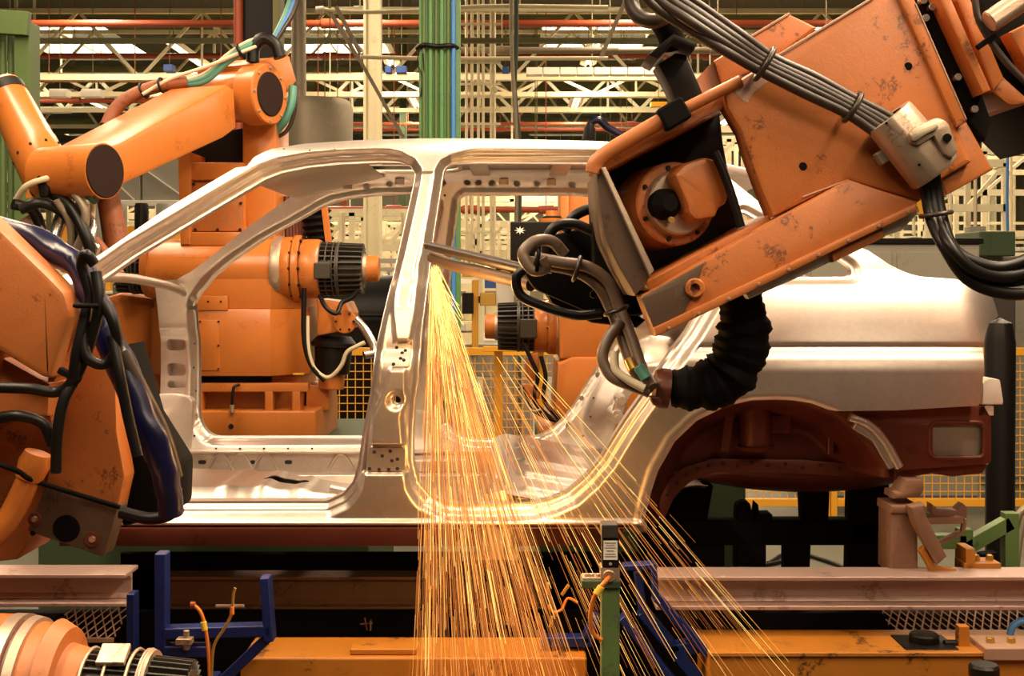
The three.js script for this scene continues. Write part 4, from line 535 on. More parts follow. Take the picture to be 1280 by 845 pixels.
{
  const g = thing('welding_robot', 'tall orange welding robot beyond the car with its arm reaching past the nose', 'robot');
  const z = -2.1, zs = z - 0.16;
  part(g, 'base', [slab(pxs([[190, 514], [395, 514], [395, 556.5], [190, 556.5]], z), z - 0.72, z, 0.008)], mat.orange);
  part(g, 'base_plug', [cyl(P(289, 533, z - 0.01), P(289, 533, z + 0.003), 0.014, 0.012, 16)], mat.blackMetal);
  // open frame on the base
  const rail = [slab(pxs([[200, 479], [385, 479], [385, 490], [200, 490]], z - 0.03), z - 0.09, z - 0.03, 0.004)];
  part(g, 'frame_rail', rail, mat.orange);
  for (const x of [248, 336, 370]) part(g, 'frame_post', slab(pxs([[x - 5, 489], [x + 5, 489], [x + 5, 515], [x - 5, 515]], z - 0.03), z - 0.10, z - 0.03, 0.004), mat.orange);
  part(g, 'turntable', [slab(pxs([[215, 468], [378, 468], [378, 514], [215, 514]], z - 0.2), z - 0.62, z - 0.16, 0.01)], mat.orange);
  part(g, 'frame_cheek', [slab(pxs([[384, 480], [412, 482], [412, 512], [384, 514]], z - 0.25), z - 0.5, z - 0.22, 0.005)], mat.orange);
  part(g, 'bearing_gap', [cyl(V3(P(300, 470, z - 0.4).x, P(300, 482, z - 0.3).y, z - 0.38), V3(P(300, 470, z - 0.4).x, P(300, 462, z - 0.3).y, z - 0.38), 0.30, 0.30, 40)], mat.blackMetal);
  part(g, 'drain_hose', tube([P(299, 481, z - 0.02), P(293, 483, z), P(291, 492, z + 0.005), P(290, 506, z + 0.005)], 0.007, 30, 8), mat.rubber); part(g, 'hose_fitting', cyl(P(290, 506, z + 0.005), P(290, 516, z + 0.005), 0.010, 0.010, 10), mat.aluminium);
  for (const [x, y] of [[247, 468], [372, 468]]) part(g, 'yellow_stop', box(P(x, y, z - 0.02).x, P(x, y, z - 0.02).y, z - 0.05, 0.05, 0.010, 0.03, 0.002), mat.yellow);
  // eight sided body
  const bx = P(283, 400, z).x, half = L(68, z), yb = P(0, 469, z).y, yt = P(0, 372, z).y, ym = P(0, 388, z).y;
  const oct = (h, c) => [[-h, -h + c], [-h + c, -h], [h - c, -h], [h, -h + c], [h, h - c], [h - c, h], [-h + c, h], [-h, h - c]];
  const octo = (h, c, y0, y1, taper = 0) => { const gm = new THREE.ExtrudeGeometry(shapeOf(oct(h, c)), { depth: y1 - y0, bevelEnabled: true, bevelSize: 0.006, bevelThickness: 0.006, bevelSegments: 2 }); gm.rotateX(-Math.PI / 2); gm.translate(bx - 0.02, y0, zs - half * 0.92); return toCreasedNormals(gm, 0.5); };
  part(g, 'lower_body', octo(half * 1.48, half * 0.62, yb, ym), mat.orange);
  part(g, 'upper_body', octo(half * 1.42, half * 0.55, ym + 0.012, P(0, 322, z).y), mat.orange);
  const fz = zs - half * 0.92 + half * 1.48 + 0.006;
  const onBody = (pts, zz, d) => slab(pxs(pts, zz), zz - 0.004, zz + d, 0.002);
  const pan = part(g, 'access_panel', onBody([[248, 400], [275, 400], [275, 463], [248, 463]], fz, 0.005), mat.orange);
  for (const [x, y] of [[250, 402], [273, 402], [250, 432], [273, 432], [250, 461], [273, 461]]) part(pan, 'screw', cyl(P(x, y, fz), P(x, y, fz + 0.009), 0.0055, 0.005, 10), mat.blackMetal);
  const np = part(g, 'name_plate', onBody([[243, 370], [285, 370], [285, 388], [243, 388]], fz, 0.006), mat.orange); for (const x of [260, 276]) part(np, 'screw', cyl(P(x, 377, fz), P(x, 377, fz + 0.009), 0.005, 0.005, 10), mat.blackMetal);
  // shoulder barrel, flanges and motors
  const c = P(290, 336, z - 0.16), ax = V3(1, 0, 0), xAt = px => V3(P(px, 336, z - 0.16).x, c.y, c.z), R = L(37, z - 0.16);
  part(g, 'shoulder_barrel', [lathe(xAt(192), xAt(352), [[0, 0], [0, R * 0.98], [0.03, R], [0.97, R], [1, R * 0.98], [1, 0]], 48)], mat.orange);
  part(g, 'bearing_ring', [lathe(xAt(344), xAt(356), [[0, 0], [0, R * 1.08], [0.5, R * 1.12], [1, R * 1.08], [1, 0]], 48)], mat.aluminium);
  for (const [a, b, r] of [[354, 368, 1.08], [369, 378, 1.14], [379, 402, 1.0]]) part(g, 'gear_flange', [lathe(xAt(a), xAt(b), [[0, 0], [0, R * r * 0.97], [0.15, R * r], [0.85, R * r], [1, R * r * 0.96], [1, 0]], 48)], mat.orange);
  boltRing(g, xAt(368), ax, R * 1.02, 12, 0.009); boltRing(g, xAt(379), ax, R * 1.06, 12, 0.009);
  finnedMotor(g, xAt(400), xAt(474), R * 0.92);
  part(g, 'terminal_box', box(xAt(408).x, c.y - 0.01, c.z + R * 0.86, 0.075, 0.075, 0.05, 0.006), mat.finBlack);
  part(g, 'bearing_ring', [lathe(xAt(184), xAt(194), [[0, 0], [0, R * 0.95], [1, R * 1.04], [1, 0]], 40)], mat.orange);
  finnedMotor(g, xAt(185), xAt(135), R * 0.86);
  part(g, 'motor_cable', tube([xAt(404).add(V3(0, -R * 0.9, 0.1)), P(408, 385, z), P(420, 392, z), P(428, 378, z - 0.05), P(440, 372, z - 0.05), P(448, 362, z - 0.05)], 0.011, 40, 8), mat.rubber);
  part(g, 'rear_housing', [slab(rpoly(pxs([[128, 372, 8], [150, 366], [224, 376, 6], [222, 470], [206, 514], [140, 514]], z - 0.25)), z - 0.6, z - 0.25, 0.03)], mat.orange, 'rounded orange housing at the back of the body');
  // lower arm: box column with recessed front
  const zc = z - 0.06; const col = [[222, 195, 0], [236, 190], [300, 150], [302, 100, 8], [345, 80], [345, 308], [226, 306]];
  part(g, 'lower_arm', [slab(pxs([[222, 196], [238, 190], [238, 306], [225, 306]], zc), zc - 0.40, zc, 0.006), slab(pxs([[303, 120], [345, 120], [345, 306], [303, 306]], zc - 0.1), zc - 0.44, zc - 0.1, 0.008), slab(pxs([[238, 203], [303, 203], [303, 225], [238, 225]], zc - 0.02), zc - 0.4, zc - 0.02, 0.005), slab(pxs([[236, 290], [305, 290], [305, 307], [236, 307]], zc - 0.004), zc - 0.4, zc - 0.004, 0.005), slab(pxs([[236, 222], [305, 222], [305, 292], [236, 292]], zc - 0.05), zc - 0.4, zc - 0.05, 0.003)], mat.orange, 'orange box section arm with recessed cover');
  const cov = part(g, 'cover_plate', [slab(pxs([[240, 228], [303, 228], [303, 289], [240, 289]], zc - 0.03), zc - 0.052, zc - 0.03, 0.003)], mat.wornOrange); for (const [x, y] of [[242, 230], [301, 254], [244, 287], [272, 287], [300, 287], [301, 231]]) part(cov, 'bolt', cyl(P(x, y, zc - 0.035), P(x, y, zc - 0.02), 0.008, 0.007, 6), mat.blackMetal);
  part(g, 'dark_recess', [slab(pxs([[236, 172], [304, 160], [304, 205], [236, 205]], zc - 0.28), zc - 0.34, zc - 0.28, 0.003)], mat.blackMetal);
  // elbow and upper arm, turned towards the viewer
  const n = V3(Math.sin(1.16), 0, Math.cos(1.16)), E = P(333, 118, -2.12), W = onPlane(131, 214, E, n);
  const rE = 38 * (CAMZ - E.z) / F, rW = 35 * (CAMZ - W.z) / F;
  part(g, 'elbow_drum', [lathe(along(E, n, -0.36), along(E, n, 0.02), [[0, 0], [0, rE * 0.86], [0.7, rE * 0.86], [0.72, rE], [0.98, rE], [1, rE * 0.96], [1, 0]], 56)], mat.orange);
  part(g, 'elbow_cover', [cyl(along(E, n, 0), along(E, n, 0.026), rE * 0.74, rE * 0.73, 48)], mat.darkDisc, 'dark brown round cover of the elbow');
  boltRing(g, along(E, n, 0.022), n, rE * 0.87, 8, 0.008, mat.aluminium);
  part(g, 'elbow_bracket', [planeSlab([[318, 80], [362, 70], [371, 101], [350, 128], [330, 130]], along(E, n, -0.02), n, 0.0, 0.33, 0.008)], mat.orange);
  part(g, 'bracket_hole', [cyl(along(onPlane(353, 102, along(E, n, -0.02), n), n, -0.01), along(onPlane(353, 102, along(E, n, -0.02), n), n, 0.002), 0.012, 0.012, 14)], mat.blackMetal);
  const mid = along(E, n, -0.05);
  part(g, 'upper_arm', [planeSlab([[120, 190], [152, 178], [284, 106], [293, 112], [296, 160], [280, 172], [153, 231], [110, 245]], mid, n, 0, 0.32, 0.012)], mat.orange, 'long tapered orange box arm');
  part(g, 'arm_mount', [cyl(onPlane(176, 168, along(mid, n, -0.16), n).add(V3(0, 0.02, 0)), onPlane(176, 168, along(mid, n, -0.16), n).add(V3(0, 0.06, 0)), 0.012, 0.012, 12)], mat.blackMetal);
  part(g, 'wrist_drum', [lathe(along(W, n, -0.30), along(W, n, 0.0), [[0, 0], [0, rW * 0.96], [1, rW], [1, 0]], 48)], mat.orange);
  part(g, 'wrist_cover', [cyl(along(W, n, -0.004), along(W, n, 0.006), rW * 0.955, rW * 0.95, 48)], mat.darkDisc, 'dark brown oval cover on the arm end');
  // forearm tube at the far left
  const ta = P(4, 108, -1.60), tb = P(66, 232, -1.40), tl = t => ta.clone().lerp(tb, t);
  part(g, 'forearm', [lathe(ta, tb, [[0, 0], [0, 0.074], [0.03, 0.080], [0.12, 0.083], [0.6, 0.096], [0.61, 0.099], [0.95, 0.103], [1, 0.094], [1, 0]], 40)], mat.orange, 'round orange forearm tube');
  part(g, 'forearm_band', [lathe(tl(0.03), tl(0.12), [[0, 0.076], [0, 0.0815], [1, 0.0855], [1, 0.076]], 40)], mat.blackMetal);
  boltRing(g, tl(0.72), tb.clone().sub(ta).normalize(), 0.100, 10, 0.006);
  part(g, 'lower_wrist', [lathe(P(134, 240, -1.45), P(150, 330, -1.42), [[0, 0], [0, 0.045], [0.7, 0.05], [1, 0.06], [1, 0]], 24)], mat.brownSleeve);
  // bellows right of the column
  part(g, 'bellows', [lathe(P(394, 252, z - 0.35), P(400, 312, z - 0.35), Array.from({ length: 15 }, (_, i) => [i / 14, i === 0 || i === 14 ? 0.03 : (i % 2 ? 0.076 : 0.056)]), 28)], mat.rubber, 'black rubber bellows');
  part(g, 'pleated_guard', Array.from({ length: 6 }, (_, i) => bar(P(358 + i * 4, 245, z - 0.36), P(360 + i * 4, 318, z - 0.36), 0.022, 0.03, 0.004, V3(0.5, 0, 1))), mat.rustOrange);
  part(g, 'guide_strip', bar(P(404, 246, z - 0.3), P(412, 312, z - 0.3), 0.03, 0.03, 0.003), mat.orange);
  // second axis gearbox low right of the body
  part(g, 'gear_housing', [slab(pxs([[396, 374], [432, 378], [438, 392, 6], [436, 412], [396, 420]], z - 0.1), z - 0.42, z - 0.1, 0.008)], mat.orange);
  part(g, 'gear_face', [cyl(P(431, 402, z - 0.12), P(431, 402, z - 0.09), 0.056, 0.056, 28)], mat.orange); boltRing(g, P(431, 402, z - 0.088), V3(0, 0, 1), 0.042, 6, 0.006);
  part(g, 'lower_motor', [lathe(P(418, 420, z - 0.22), P(414, 484, z - 0.22), [[0, 0], [0, 0.08], [0.12, 0.105], [0.2, 0.105], [0.22, 0.09], [0.72, 0.082], [0.75, 0.055], [1, 0.06], [1, 0]], 32)], mat.rubber);
  part(g, 'lower_motor_cap', [cyl(P(415, 466, z - 0.22), P(414, 486, z - 0.22), 0.064, 0.060, 28)], mat.orange);
  part(g, 'power_cable', tube([P(384, 395, z - 0.02), P(386, 440, z), P(394, 462, z), P(410, 472, z), P(426, 458, z), P(434, 440, z), P(448, 432, z), P(456, 428, z)], 0.010, 60, 8), mat.paleHose);
  part(g, 'power_cable', tube([P(380, 360, z), P(381, 430, z), P(390, 458, z), P(406, 476, z)], 0.012, 50, 8), mat.rubber);
  part(g, 'foil_sleeve', [tube([P(444, 398, z - 0.1), P(456, 412, z - 0.1), P(468, 440, z - 0.08), P(455, 444, z - 0.06)], 0.020, 30, 8)], mat.chrome, 'crumpled silver foil round a hose');
  // hoses along the upper arm
  const hz = t => -2.0 + t;
  part(g, 'brown_sleeve_hose', tube([P(133, 158, -1.95), P(142, 140, -1.98), P(158, 124, -2.0), P(180, 113, -2.03), P(206, 106, -2.06), P(234, 103, -2.08)], 0.030, 60, 12), mat.brownSleeve, 'brown cloth hose sleeve with black ties');
  for (const [x, y, nx, ny] of [[152, 130, -6, 5], [180, 113, -8, 3], [203, 107, -8, 2]]) part(g, 'tie', torus(P(x, y, -2.03), V3(-nx, ny, 2), 0.034, 0.006, 20), mat.rubber);
  for (const [dy, m, r] of [[0, 'tealHose', 0.014], [5, 'tealHose', 0.013], [-5, 'paleHose', 0.009], [3, 'hose', 0.010]]) part(g, 'air_hose', tube([P(230, 104 + dy * 0.5, -2.08), P(256, 97 + dy, -2.08), P(286, 72 + dy, -2.08), P(312, 56 + dy, -2.1), P(332, 50 + dy * 0.6, -2.14)], r, 50, 8), mat[m]);
  part(g, 'pale_hose', tube([P(178, 118, -2.0), P(210, 100, -2.04), P(262, 82, -2.05), P(295, 68, -2.06), P(320, 58, -2.1)], 0.009, 50, 8), mat.paleHose);
  part(g, 'hose_clamp', [torus(P(300, 64, -2.08), V3(2, 1, 0), 0.03, 0.008, 20), torus(P(286, 73, -2.08), V3(2, 1, 0), 0.03, 0.007, 20)].slice(0, 1), mat.rubber);
  part(g, 'hose_saddle', [tube([P(316, 78, -2.12), P(318, 58, -2.12), P(330, 48, -2.12), P(344, 56, -2.12), P(350, 72, -2.12)], 0.030, 40, 10)], mat.rubber);
  for (const [dx, m] of [[0, 'tealHose'], [5, 'bluePipe'], [9, 'hose']]) part(g, 'riser_hose', tube([P(338 + dx * 0.4, 56, -2.14), P(346 + dx * 0.6, 40, -2.16), P(358 + dx, 14, -2.2), P(372 + dx, -40, -2.2), P(374 + dx, -300, -2.2)], 0.013, 40, 8), mat[m]);
  part(g, 'drop_hose', tube([P(366, 108, -2.3), P(364, 130, -2.28), P(356, 150, -2.28), P(346, 163, -2.3)], 0.020, 30, 8), mat.tealHose); part(g, 'drop_hose', tube([P(369, 108, -2.34), P(368, 140, -2.34), P(358, 164, -2.34), P(345, 172, -2.34)], 0.010, 30, 8), mat.hose);
  // bundle of hoses at the wrist on the far left
  seed = 91;
  const bundle = [[['paleHose', 0.012], [20, 250], [34, 232], [62, 222], [84, 216], [100, 240], [96, 262]], [['chrome', 0.026], [82, 216], [86, 240], [80, 262], [70, 290], [60, 320]], [['greenDark', 0.020], [40, 240], [70, 226], [96, 232], [120, 250]], [['duct', 0.016], [92, 240], [106, 262], [104, 290], [92, 320]], [['paleHose', 0.011], [96, 222], [112, 240], [116, 266], [108, 300], [112, 330]], [['chrome', 0.014], [104, 262], [116, 280], [112, 310], [104, 336]], [['rubber', 0.020], [26, 262], [50, 254], [78, 266], [100, 300]], [['brass', 0.009], [108, 256], [112, 276], [118, 300]], [['rubber', 0.024], [64, 240], [90, 262], [108, 296], [120, 330]], [['duct', 0.014], [70, 250], [86, 276], [88, 312], [80, 340]], [['brownSleeve', 0.022], [118, 300], [134, 320], [150, 345]], [['chrome', 0.010], [100, 300], [122, 308], [116, 330]], [['rubber', 0.022], [16, 255], [40, 262], [52, 290], [58, 330]]];
  bundle.forEach(([[m, r], ...q], i) => part(g, 'wrist_hose', tube(q.map(([x, y], k) => P(x, y, -1.18 + 0.05 * Math.sin(i * 2.3 + k))), r, 50, 10), mat[m]));
  part(g, 'hose_manifold', [slab(rpoly(pxs([[47, 222, 3], [58, 214, 3], [66, 226], [62, 246, 3], [52, 248, 3]], -1.16)), -1.22, -1.14, 0.006), bar(P(38, 268, -1.44), P(52, 305, -1.44), 0.06, 0.03, 0.004)].slice(0, 1), mat.blackMetal);
  part(g, 'pale_plate', [bar(P(34, 270, -1.22), P(56, 308, -1.22), 0.07, 0.03, 0.004)], mat.castPale);
}
{
  const g = thing('welding_robot', 'orange welding robot beyond the car, half hidden by the black weld gun', 'robot');
  const z = -2.15, zs = z - 0.2, xAt = px => V3(P(px, 408, zs).x, P(0, 408, zs).y, zs), R = L(33, zs), ax = V3(-1, 0, 0);
  part(g, 'base', [slab(pxs([[675, 540], [830, 540], [830, 558.5], [675, 558.5]], z), z - 0.7, z, 0.008)], mat.orange);
  part(g, 'body', [slab(rpoly(pxs([[697, 454], [716, 446], [830, 446], [830, 542], [692, 542]], z)), z - 0.6, z, 0.014)], mat.orange);
  part(g, 'upper_body', [slab(rpoly(pxs([[697, 372], [830, 372], [830, 449], [700, 449]], z - 0.01)), z - 0.6, z - 0.01, 0.014)], mat.orange);
  part(g, 'gear_flange', [lathe(xAt(706), xAt(694), [[0, 0], [0, R * 1.05], [0.5, R * 1.1], [1, R * 1.05], [1, 0]], 44)], mat.aluminium);
  for (const [a, b, r] of [[696, 684, 1.06], [685, 668, 0.98]]) part(g, 'gear_flange', [lathe(xAt(a), xAt(b), [[0, 0], [0, R * r * 0.97], [0.15, R * r], [0.85, R * r], [1, R * r * 0.96], [1, 0]], 44)], mat.orange);
  boltRing(g, xAt(684), ax, R * 0.98, 10, 0.008, mat.chrome);
  finnedMotor(g, xAt(669), xAt(606), R * 0.96);
  part(g, 'terminal_box', box(xAt(660).x, xAt(0).y - 0.005, zs + R * 0.88, 0.08, 0.09, 0.05, 0.006), mat.finBlack);
  part(g, 'column', [slab(pxs([[700, 226], [712, 226], [712, 376], [700, 376]], z - 0.1), z - 0.4, z - 0.1, 0.006), slab(pxs([[711, 226], [760, 226], [775, 376], [711, 376]], z - 0.14), z - 0.4, z - 0.14, 0.006)], mat.orange);
  const k = P(690, 276, z - 0.02); part(g, 'round_cap', [lathe(V3(k.x, P(0, 288, z).y, z - 0.02), V3(k.x, P(0, 263, z).y, z - 0.02), [[0, 0], [0, 0.052], [0.35, 0.062], [0.6, 0.062], [0.62, 0.03], [1, 0.028], [1, 0]], 28)], mat.orange);
  part(g, 'cap_base', [cyl(V3(k.x, P(0, 274, z).y, z - 0.02), V3(k.x, P(0, 270, z).y, z - 0.02), 0.045, 0.045, 24)], mat.blackMetal);
  part(g, 'side_link', [slab(rpoly(pxs([[658, 446, 4], [674, 440, 4], [674, 472, 5], [664, 480, 4], [656, 470, 4]], z)), z - 0.15, z - 0.02, 0.006)], mat.orange);
  part(g, 'wrist_cup', [lathe(P(662, 480, z), P(662, 498, z), [[0, 0], [0, 0.035], [0.6, 0.05], [1, 0.046], [1, 0]], 24)], mat.orange);
  for (const q of [[[655, 430], [664, 450], [672, 470], [668, 500], [690, 525]], [[652, 484], [662, 508], [684, 522], [704, 528]], [[676, 445], [682, 470], [680, 500], [706, 530]]]) part(g, 'motor_cable', tube(q.map(([x, y]) => P(x, y, z + 0.04)), 0.010, 40, 8), mat.rubber);
  part(g, 'pale_cable', tube([P(651, 482, z + 0.05), P(656, 500, z + 0.05), P(666, 514, z + 0.05), P(676, 512, z + 0.05)], 0.006, 40, 8), mat.paleHose);
}
{ const z = -1.86, a = P(666, 310, z), g = thing('junction_box', 'black junction box with a white star emblem in front of the half hidden robot', 'box'); part(g, 'body', box(a.x, a.y, z - 0.09, L(56, z), L(66, z), 0.18, 0.006), mat.blackMetal);
  const st = []; for (let k = 0; k < 16; k++) { const r = k % 2 ? 2.6 : 6.6, q = k / 16 * 2 * Math.PI; st.push([650 + r * Math.cos(q) * 1.1, 288 + r * Math.sin(q) * 0.8]); } part(g, 'emblem', slab(pxs(st, z + 0.002), z, z + 0.003, 0), mat.white, 'white star shaped emblem'); part(g, 'bracket', [bar(V3(a.x + 0.05, a.y, z - 0.17), V3(a.x + 0.16, a.y, z - 0.40), 0.06, 0.04, 0.004)], mat.blackMetal); }
// ---------------------------------------------------------------- robot in front of the car, right
{
  const g = thing('welding_robot', 'large worn orange welding robot wrist in front of the car rear door with cable bundle', 'robot');
  const zf = 0.95, wo = mat.wornOrange;
  part(g, 'main_housing', [slab(rpoly(pxs([[905, 112], [966, 73], [1086, 0], [1112, -16], [1138, -16], [1143, 0], [1209, 152, 4], [1197, 159, 3], [1216, 202], [1180, 223], [1150, 252], [1062, 226], [966, 272], [951, 236], [934, 189], [927, 165], [909, 135]], zf)), zf - 0.09, zf, 0.012)], wo, 'big flat orange housing with scuffed paint');
  part(g, 'housing_core', [slab(rpoly(pxs([[1010, 70], [1086, 14], [1140, 0], [1205, 150], [1180, 215], [1080, 220], [1020, 200]], zf - 0.08)), zf - 0.40, zf - 0.08, 0.012)], wo);
  for (const [a, b, w] of [[[856, 136], [924, 101], 0.007], [[968, 72], [1092, -3], 0.006], [[1002, 247], [1060, 225], 0.004], [[1144, 4], [1208, 150], 0.004]]) part(g, 'worn_edge', bar(P(...a, zf + (a[0] > 1140 ? 0.012 : 0)), P(...b, zf + (a[0] > 1140 ? 0.012 : 0)), w, w, 0.002), mat.castPale, 'edge rubbed to bare metal');
  part(g, 'worn_edge', bar(P(935, 48, zf - 0.1), P(987, 17, zf - 0.1), 0.006, 0.006, 0.002), mat.castPale);
  part(g, 'bare_patch', [slab(rpoly(pxs([[916, 108], [948, 90, 4], [962, 100, 3], [940, 118, 5], [934, 130, 3], [922, 120, 4]], zf + 0.001)), zf - 0.004, zf + 0.001, 0), slab(rpoly(pxs([[984, 80, 3], [996, 74], [1006, 62, 2], [1014, 60, 2], [1008, 72], [996, 82, 2], [990, 90, 2]], zf + 0.001)), zf - 0.004, zf + 0.001, 0)].slice(0, 1), mat.castPale, 'patch of paint scraped to bare metal');
  part(g, 'edge_strip', [slab(pxs([[1119, -12], [1143, -2], [1209, 152], [1197, 158]], zf + 0.012), zf - 0.02, zf + 0.012, 0.004)], wo);
  for (const [x, y] of [[1135, 83], [1003.5, 208]]) part(g, 'hole_plug', cyl(P(x, y, zf - 0.01), P(x, y, zf + 0.002), 0.0095, 0.009, 18), mat.sootShade);
  part(g, 'corner_block', [slab(pxs([[1197, 158], [1209, 152], [1242, 212], [1184, 244], [1176, 222]], zf - 0.03), zf - 0.32, zf - 0.03, 0.006)], mat.wornOrange);
  part(g, 'upper_block', [slab(pxs([[892, 76], [935, 48], [987, 17], [1022, 34], [966, 78], [901, 106]], zf - 0.10), zf - 0.42, zf - 0.10, 0.008)], wo);
  // lower fork arm
  part(g, 'fork_arm', [slab(rpoly(pxs([[802, 371, 3], [960, 279], [1062, 224], [1104, 238], [1148, 252], [1146, 262], [1060, 302], [960, 350], [819, 416, 3]], zf + 0.03)), zf - 0.10, zf + 0.03, 0.008)], wo, 'long orange fork arm with grease marks');
  part(g, 'fork_flange', [slab(pxs([[817, 410], [960, 342], [1060, 294], [1146, 254], [1147, 264], [1060, 305], [960, 354], [820, 421]], zf + 0.042), zf - 0.08, zf + 0.042, 0.004)], mat.wornOrange);
  for (let k = 0; k < 9; k++) { const t = k / 8, x = 836 + t * 300, y = 410 - t * 146; part(g, 'rivet', cyl(P(x, y, zf + 0.04), P(x, y, zf + 0.046), 0.004, 0.003, 10), mat.aluminium); }
  part(g, 'pivot_bolt', [lathe(P(869, 360, zf + 0.025), P(869, 360, zf + 0.045), [[0, 0], [0, 0.021], [0.8, 0.021], [1, 0.018], [1, 0.010], [0.4, 0.010], [0.4, 0]], 28)], mat.wornOrange);
  part(g, 'nose_plate', [slab(rpoly(pxs([[801, 372, 3], [880, 328], [874, 350, 10], [852, 400], [819, 415, 3]], zf + 0.034)), zf + 0.02, zf + 0.034, 0.003)], mat.dullSteel, 'bare brown nose of the fork arm');
  part(g, 'under_plate', [slab(pxs([[928, 362], [1060, 300], [1148, 258], [1150, 264], [1128, 288], [1104, 296], [1000, 346], [936, 374]], zf - 0.01), zf - 0.05, zf - 0.01, 0.004)], mat.white, 'pale plate along the underside of the fork arm');
  part(g, 'under_lug', [slab(pxs([[1038, 312], [1102, 280], [1107, 296], [1042, 328]], zf + 0.02), zf - 0.06, zf + 0.02, 0.004)], mat.wornOrange);
  // cheek, rim and pocket
  part(g, 'cheek_plate', [slab(rpoly(pxs([[746, 214], [752, 206], [815, 340], [809, 353], [794, 370], [772, 332], [757, 300, 10], [748, 250, 10]], zf + 0.005)), zf - 0.34, zf + 0.005, 0.005)], mat.dullSteel);
  part(g, 'cheek_edge', [slab(pxs([[751, 210], [757, 208], [818, 338], [812, 345]], zf + 0.02), zf - 0.3, zf + 0.02, 0.003)], mat.aluminium, 'bare metal edge of the pocket');
  part(g, 'rim_tube', [tube([P(741, 216, zf), P(744, 205, zf), P(756, 193, zf), P(790, 172, zf), P(830, 149, zf)], 0.017, 50, 12)], wo);
  part(g, 'rim_tube', [tube([P(852, 138, zf), P(890, 119, zf), P(926, 101, zf)], 0.013, 30, 12)], wo);
  part(g, 'rim_clamp', [bar(P(826, 152, zf + 0.005), P(857, 134, zf + 0.005), 0.05, 0.05, 0.006)], mat.sootShade);
  part(g, 'pocket_back', [slab(pxs([[748, 205], [898, 128], [904, 180], [924, 288], [818, 350]], zf - 0.26), zf - 0.36, zf - 0.26, 0.004)], mat.rubber, 'flat black sheet at the back of the pocket');  // plain black sheet closing the pocket
  part(g, 'pocket_roof', [slab(pxs([[746, 205], [850, 140], [910, 110], [916, 128], [760, 212]], zf - 0.03), zf - 0.34, zf - 0.03, 0.004)], wo);
  part(g, 'pocket_floor', [slab(pxs([[806, 352], [962, 268], [966, 280], [812, 364]], zf - 0.03), zf - 0.3, zf - 0.03, 0.004)], wo);
  part(g, 'pocket_side', [tube([P(893, 190, zf - 0.05), P(908, 225, zf - 0.05), P(920, 262, zf - 0.05), P(926, 284, zf - 0.05)], 0.010, 30, 8), slab(pxs([[905, 140], [930, 165], [966, 272], [925, 290], [912, 240]], zf - 0.14), zf - 0.30, zf - 0.14, 0.003)].slice(0, 1), mat.blackMetal);
  const dn = V3(0.28, 0.04, 1).normalize(), dc = P(838, 256, zf - 0.16);
  part(g, 'drum_flange', [cyl(along(dc, dn, -0.10), along(dc, dn, 0.03), 0.098, 0.094, 48)], wo, 'round orange flange inside the pocket');
  boltRing(g, along(dc, dn, 0.032), dn, 0.082, 7, 0.006);
  part(g, 'drum_collar', [cyl(along(dc, dn, 0.02), along(dc, dn, 0.055), 0.076, 0.072, 40)], mat.aluminium);
  part(g, 'drum_cover', [planeSlab([[832, 222, 4], [846, 207, 8], [872, 199, 10], [892, 207, 10], [902, 232, 10], [898, 256, 6], [888, 262, 5], [884, 274, 6], [858, 278, 5], [850, 268], [848, 258]], along(dc, dn, 0.06), dn, 0.05, 0.05, 0.012)], wo, 'chipped orange lobed cover');
  part(g, 'drum_boss', [lathe(along(onPlane(828, 256, along(dc, dn, 0.05), dn), dn, 0), along(onPlane(828, 256, along(dc, dn, 0.05), dn), dn, 0.045), [[0, 0], [0, 0.036], [0.5, 0.034], [0.8, 0.022], [1, 0.018], [1, 0]], 28)], mat.sootShade);
  part(g, 'brass_nipple', [cyl(P(838, 275, zf - 0.08), P(840, 275, zf - 0.055), 0.008, 0.007, 10)], mat.brass);
  // flange with bolts towards the main arm, and the arm beyond
  part(g, 'joint_flange', [slab(pxs([[1144, -20], [1178, -20], [1240, 150], [1232, 176], [1210, 152], [1150, 8]], zf - 0.06), zf - 0.36, zf - 0.06, 0.006)], mat.sootShade);
  for (const [x, y] of [[1154, 24], [1151, 2], [1191, 48], [1194, 98], [1162, 10], [1215, 138]]) part(g, 'bolt', cyl(P(x, y, zf - 0.06), P(x + 4, y - 2, zf - 0.035), 0.008, 0.008, 12), mat.chrome);
  part(g, 'arm_rib', [slab(pxs([[1166, -20], [1182, -20], [1240, 113], [1229, 117]], zf + 0.0), zf - 0.40, zf, 0.006)], mat.wornOrange);
  part(g, 'arm_rib', [slab(pxs([[1188, -20], [1206, -20], [1256, 98], [1242, 114]], zf - 0.04), zf - 0.42, zf - 0.04, 0.006)], mat.wornOrange);
  part(g, 'arm_casting', [slab(rpoly(pxs([[1202, -40], [1420, -60], [1500, 60], [1330, 180], [1258, 110]], zf - 0.10)), zf - 0.48, zf - 0.10, 0.02)], mat.sootShade);
  part(g, 'arm_casting_end', [slab(rpoly(pxs([[1238, 113], [1255, 96], [1290, 128], [1262, 132, 6]], zf - 0.06)), zf - 0.3, zf - 0.06, 0.006)], mat.wornOrange);
  part(g, 'balance_tube', [cyl(P(1236, 28, zf + 0.05), P(1310, -22, zf + 0.05), 0.024, 0.024, 24)], mat.aluminium, 'bright metal tube');
  part(g, 'arm_cable', tube([P(1218, -20, zf + 0.02), P(1222, 20, zf + 0.02), P(1236, 48, zf + 0.02), P(1260, 80, zf + 0.02), P(1290, 110, zf + 0.02)], 0.008, 40, 8), mat.hose);
  part(g, 'cable_tie', [bar(P(1221, 60, zf + 0.03), P(1244, 44, zf + 0.03), 0.012, 0.012, 0.002)], mat.sootShade);
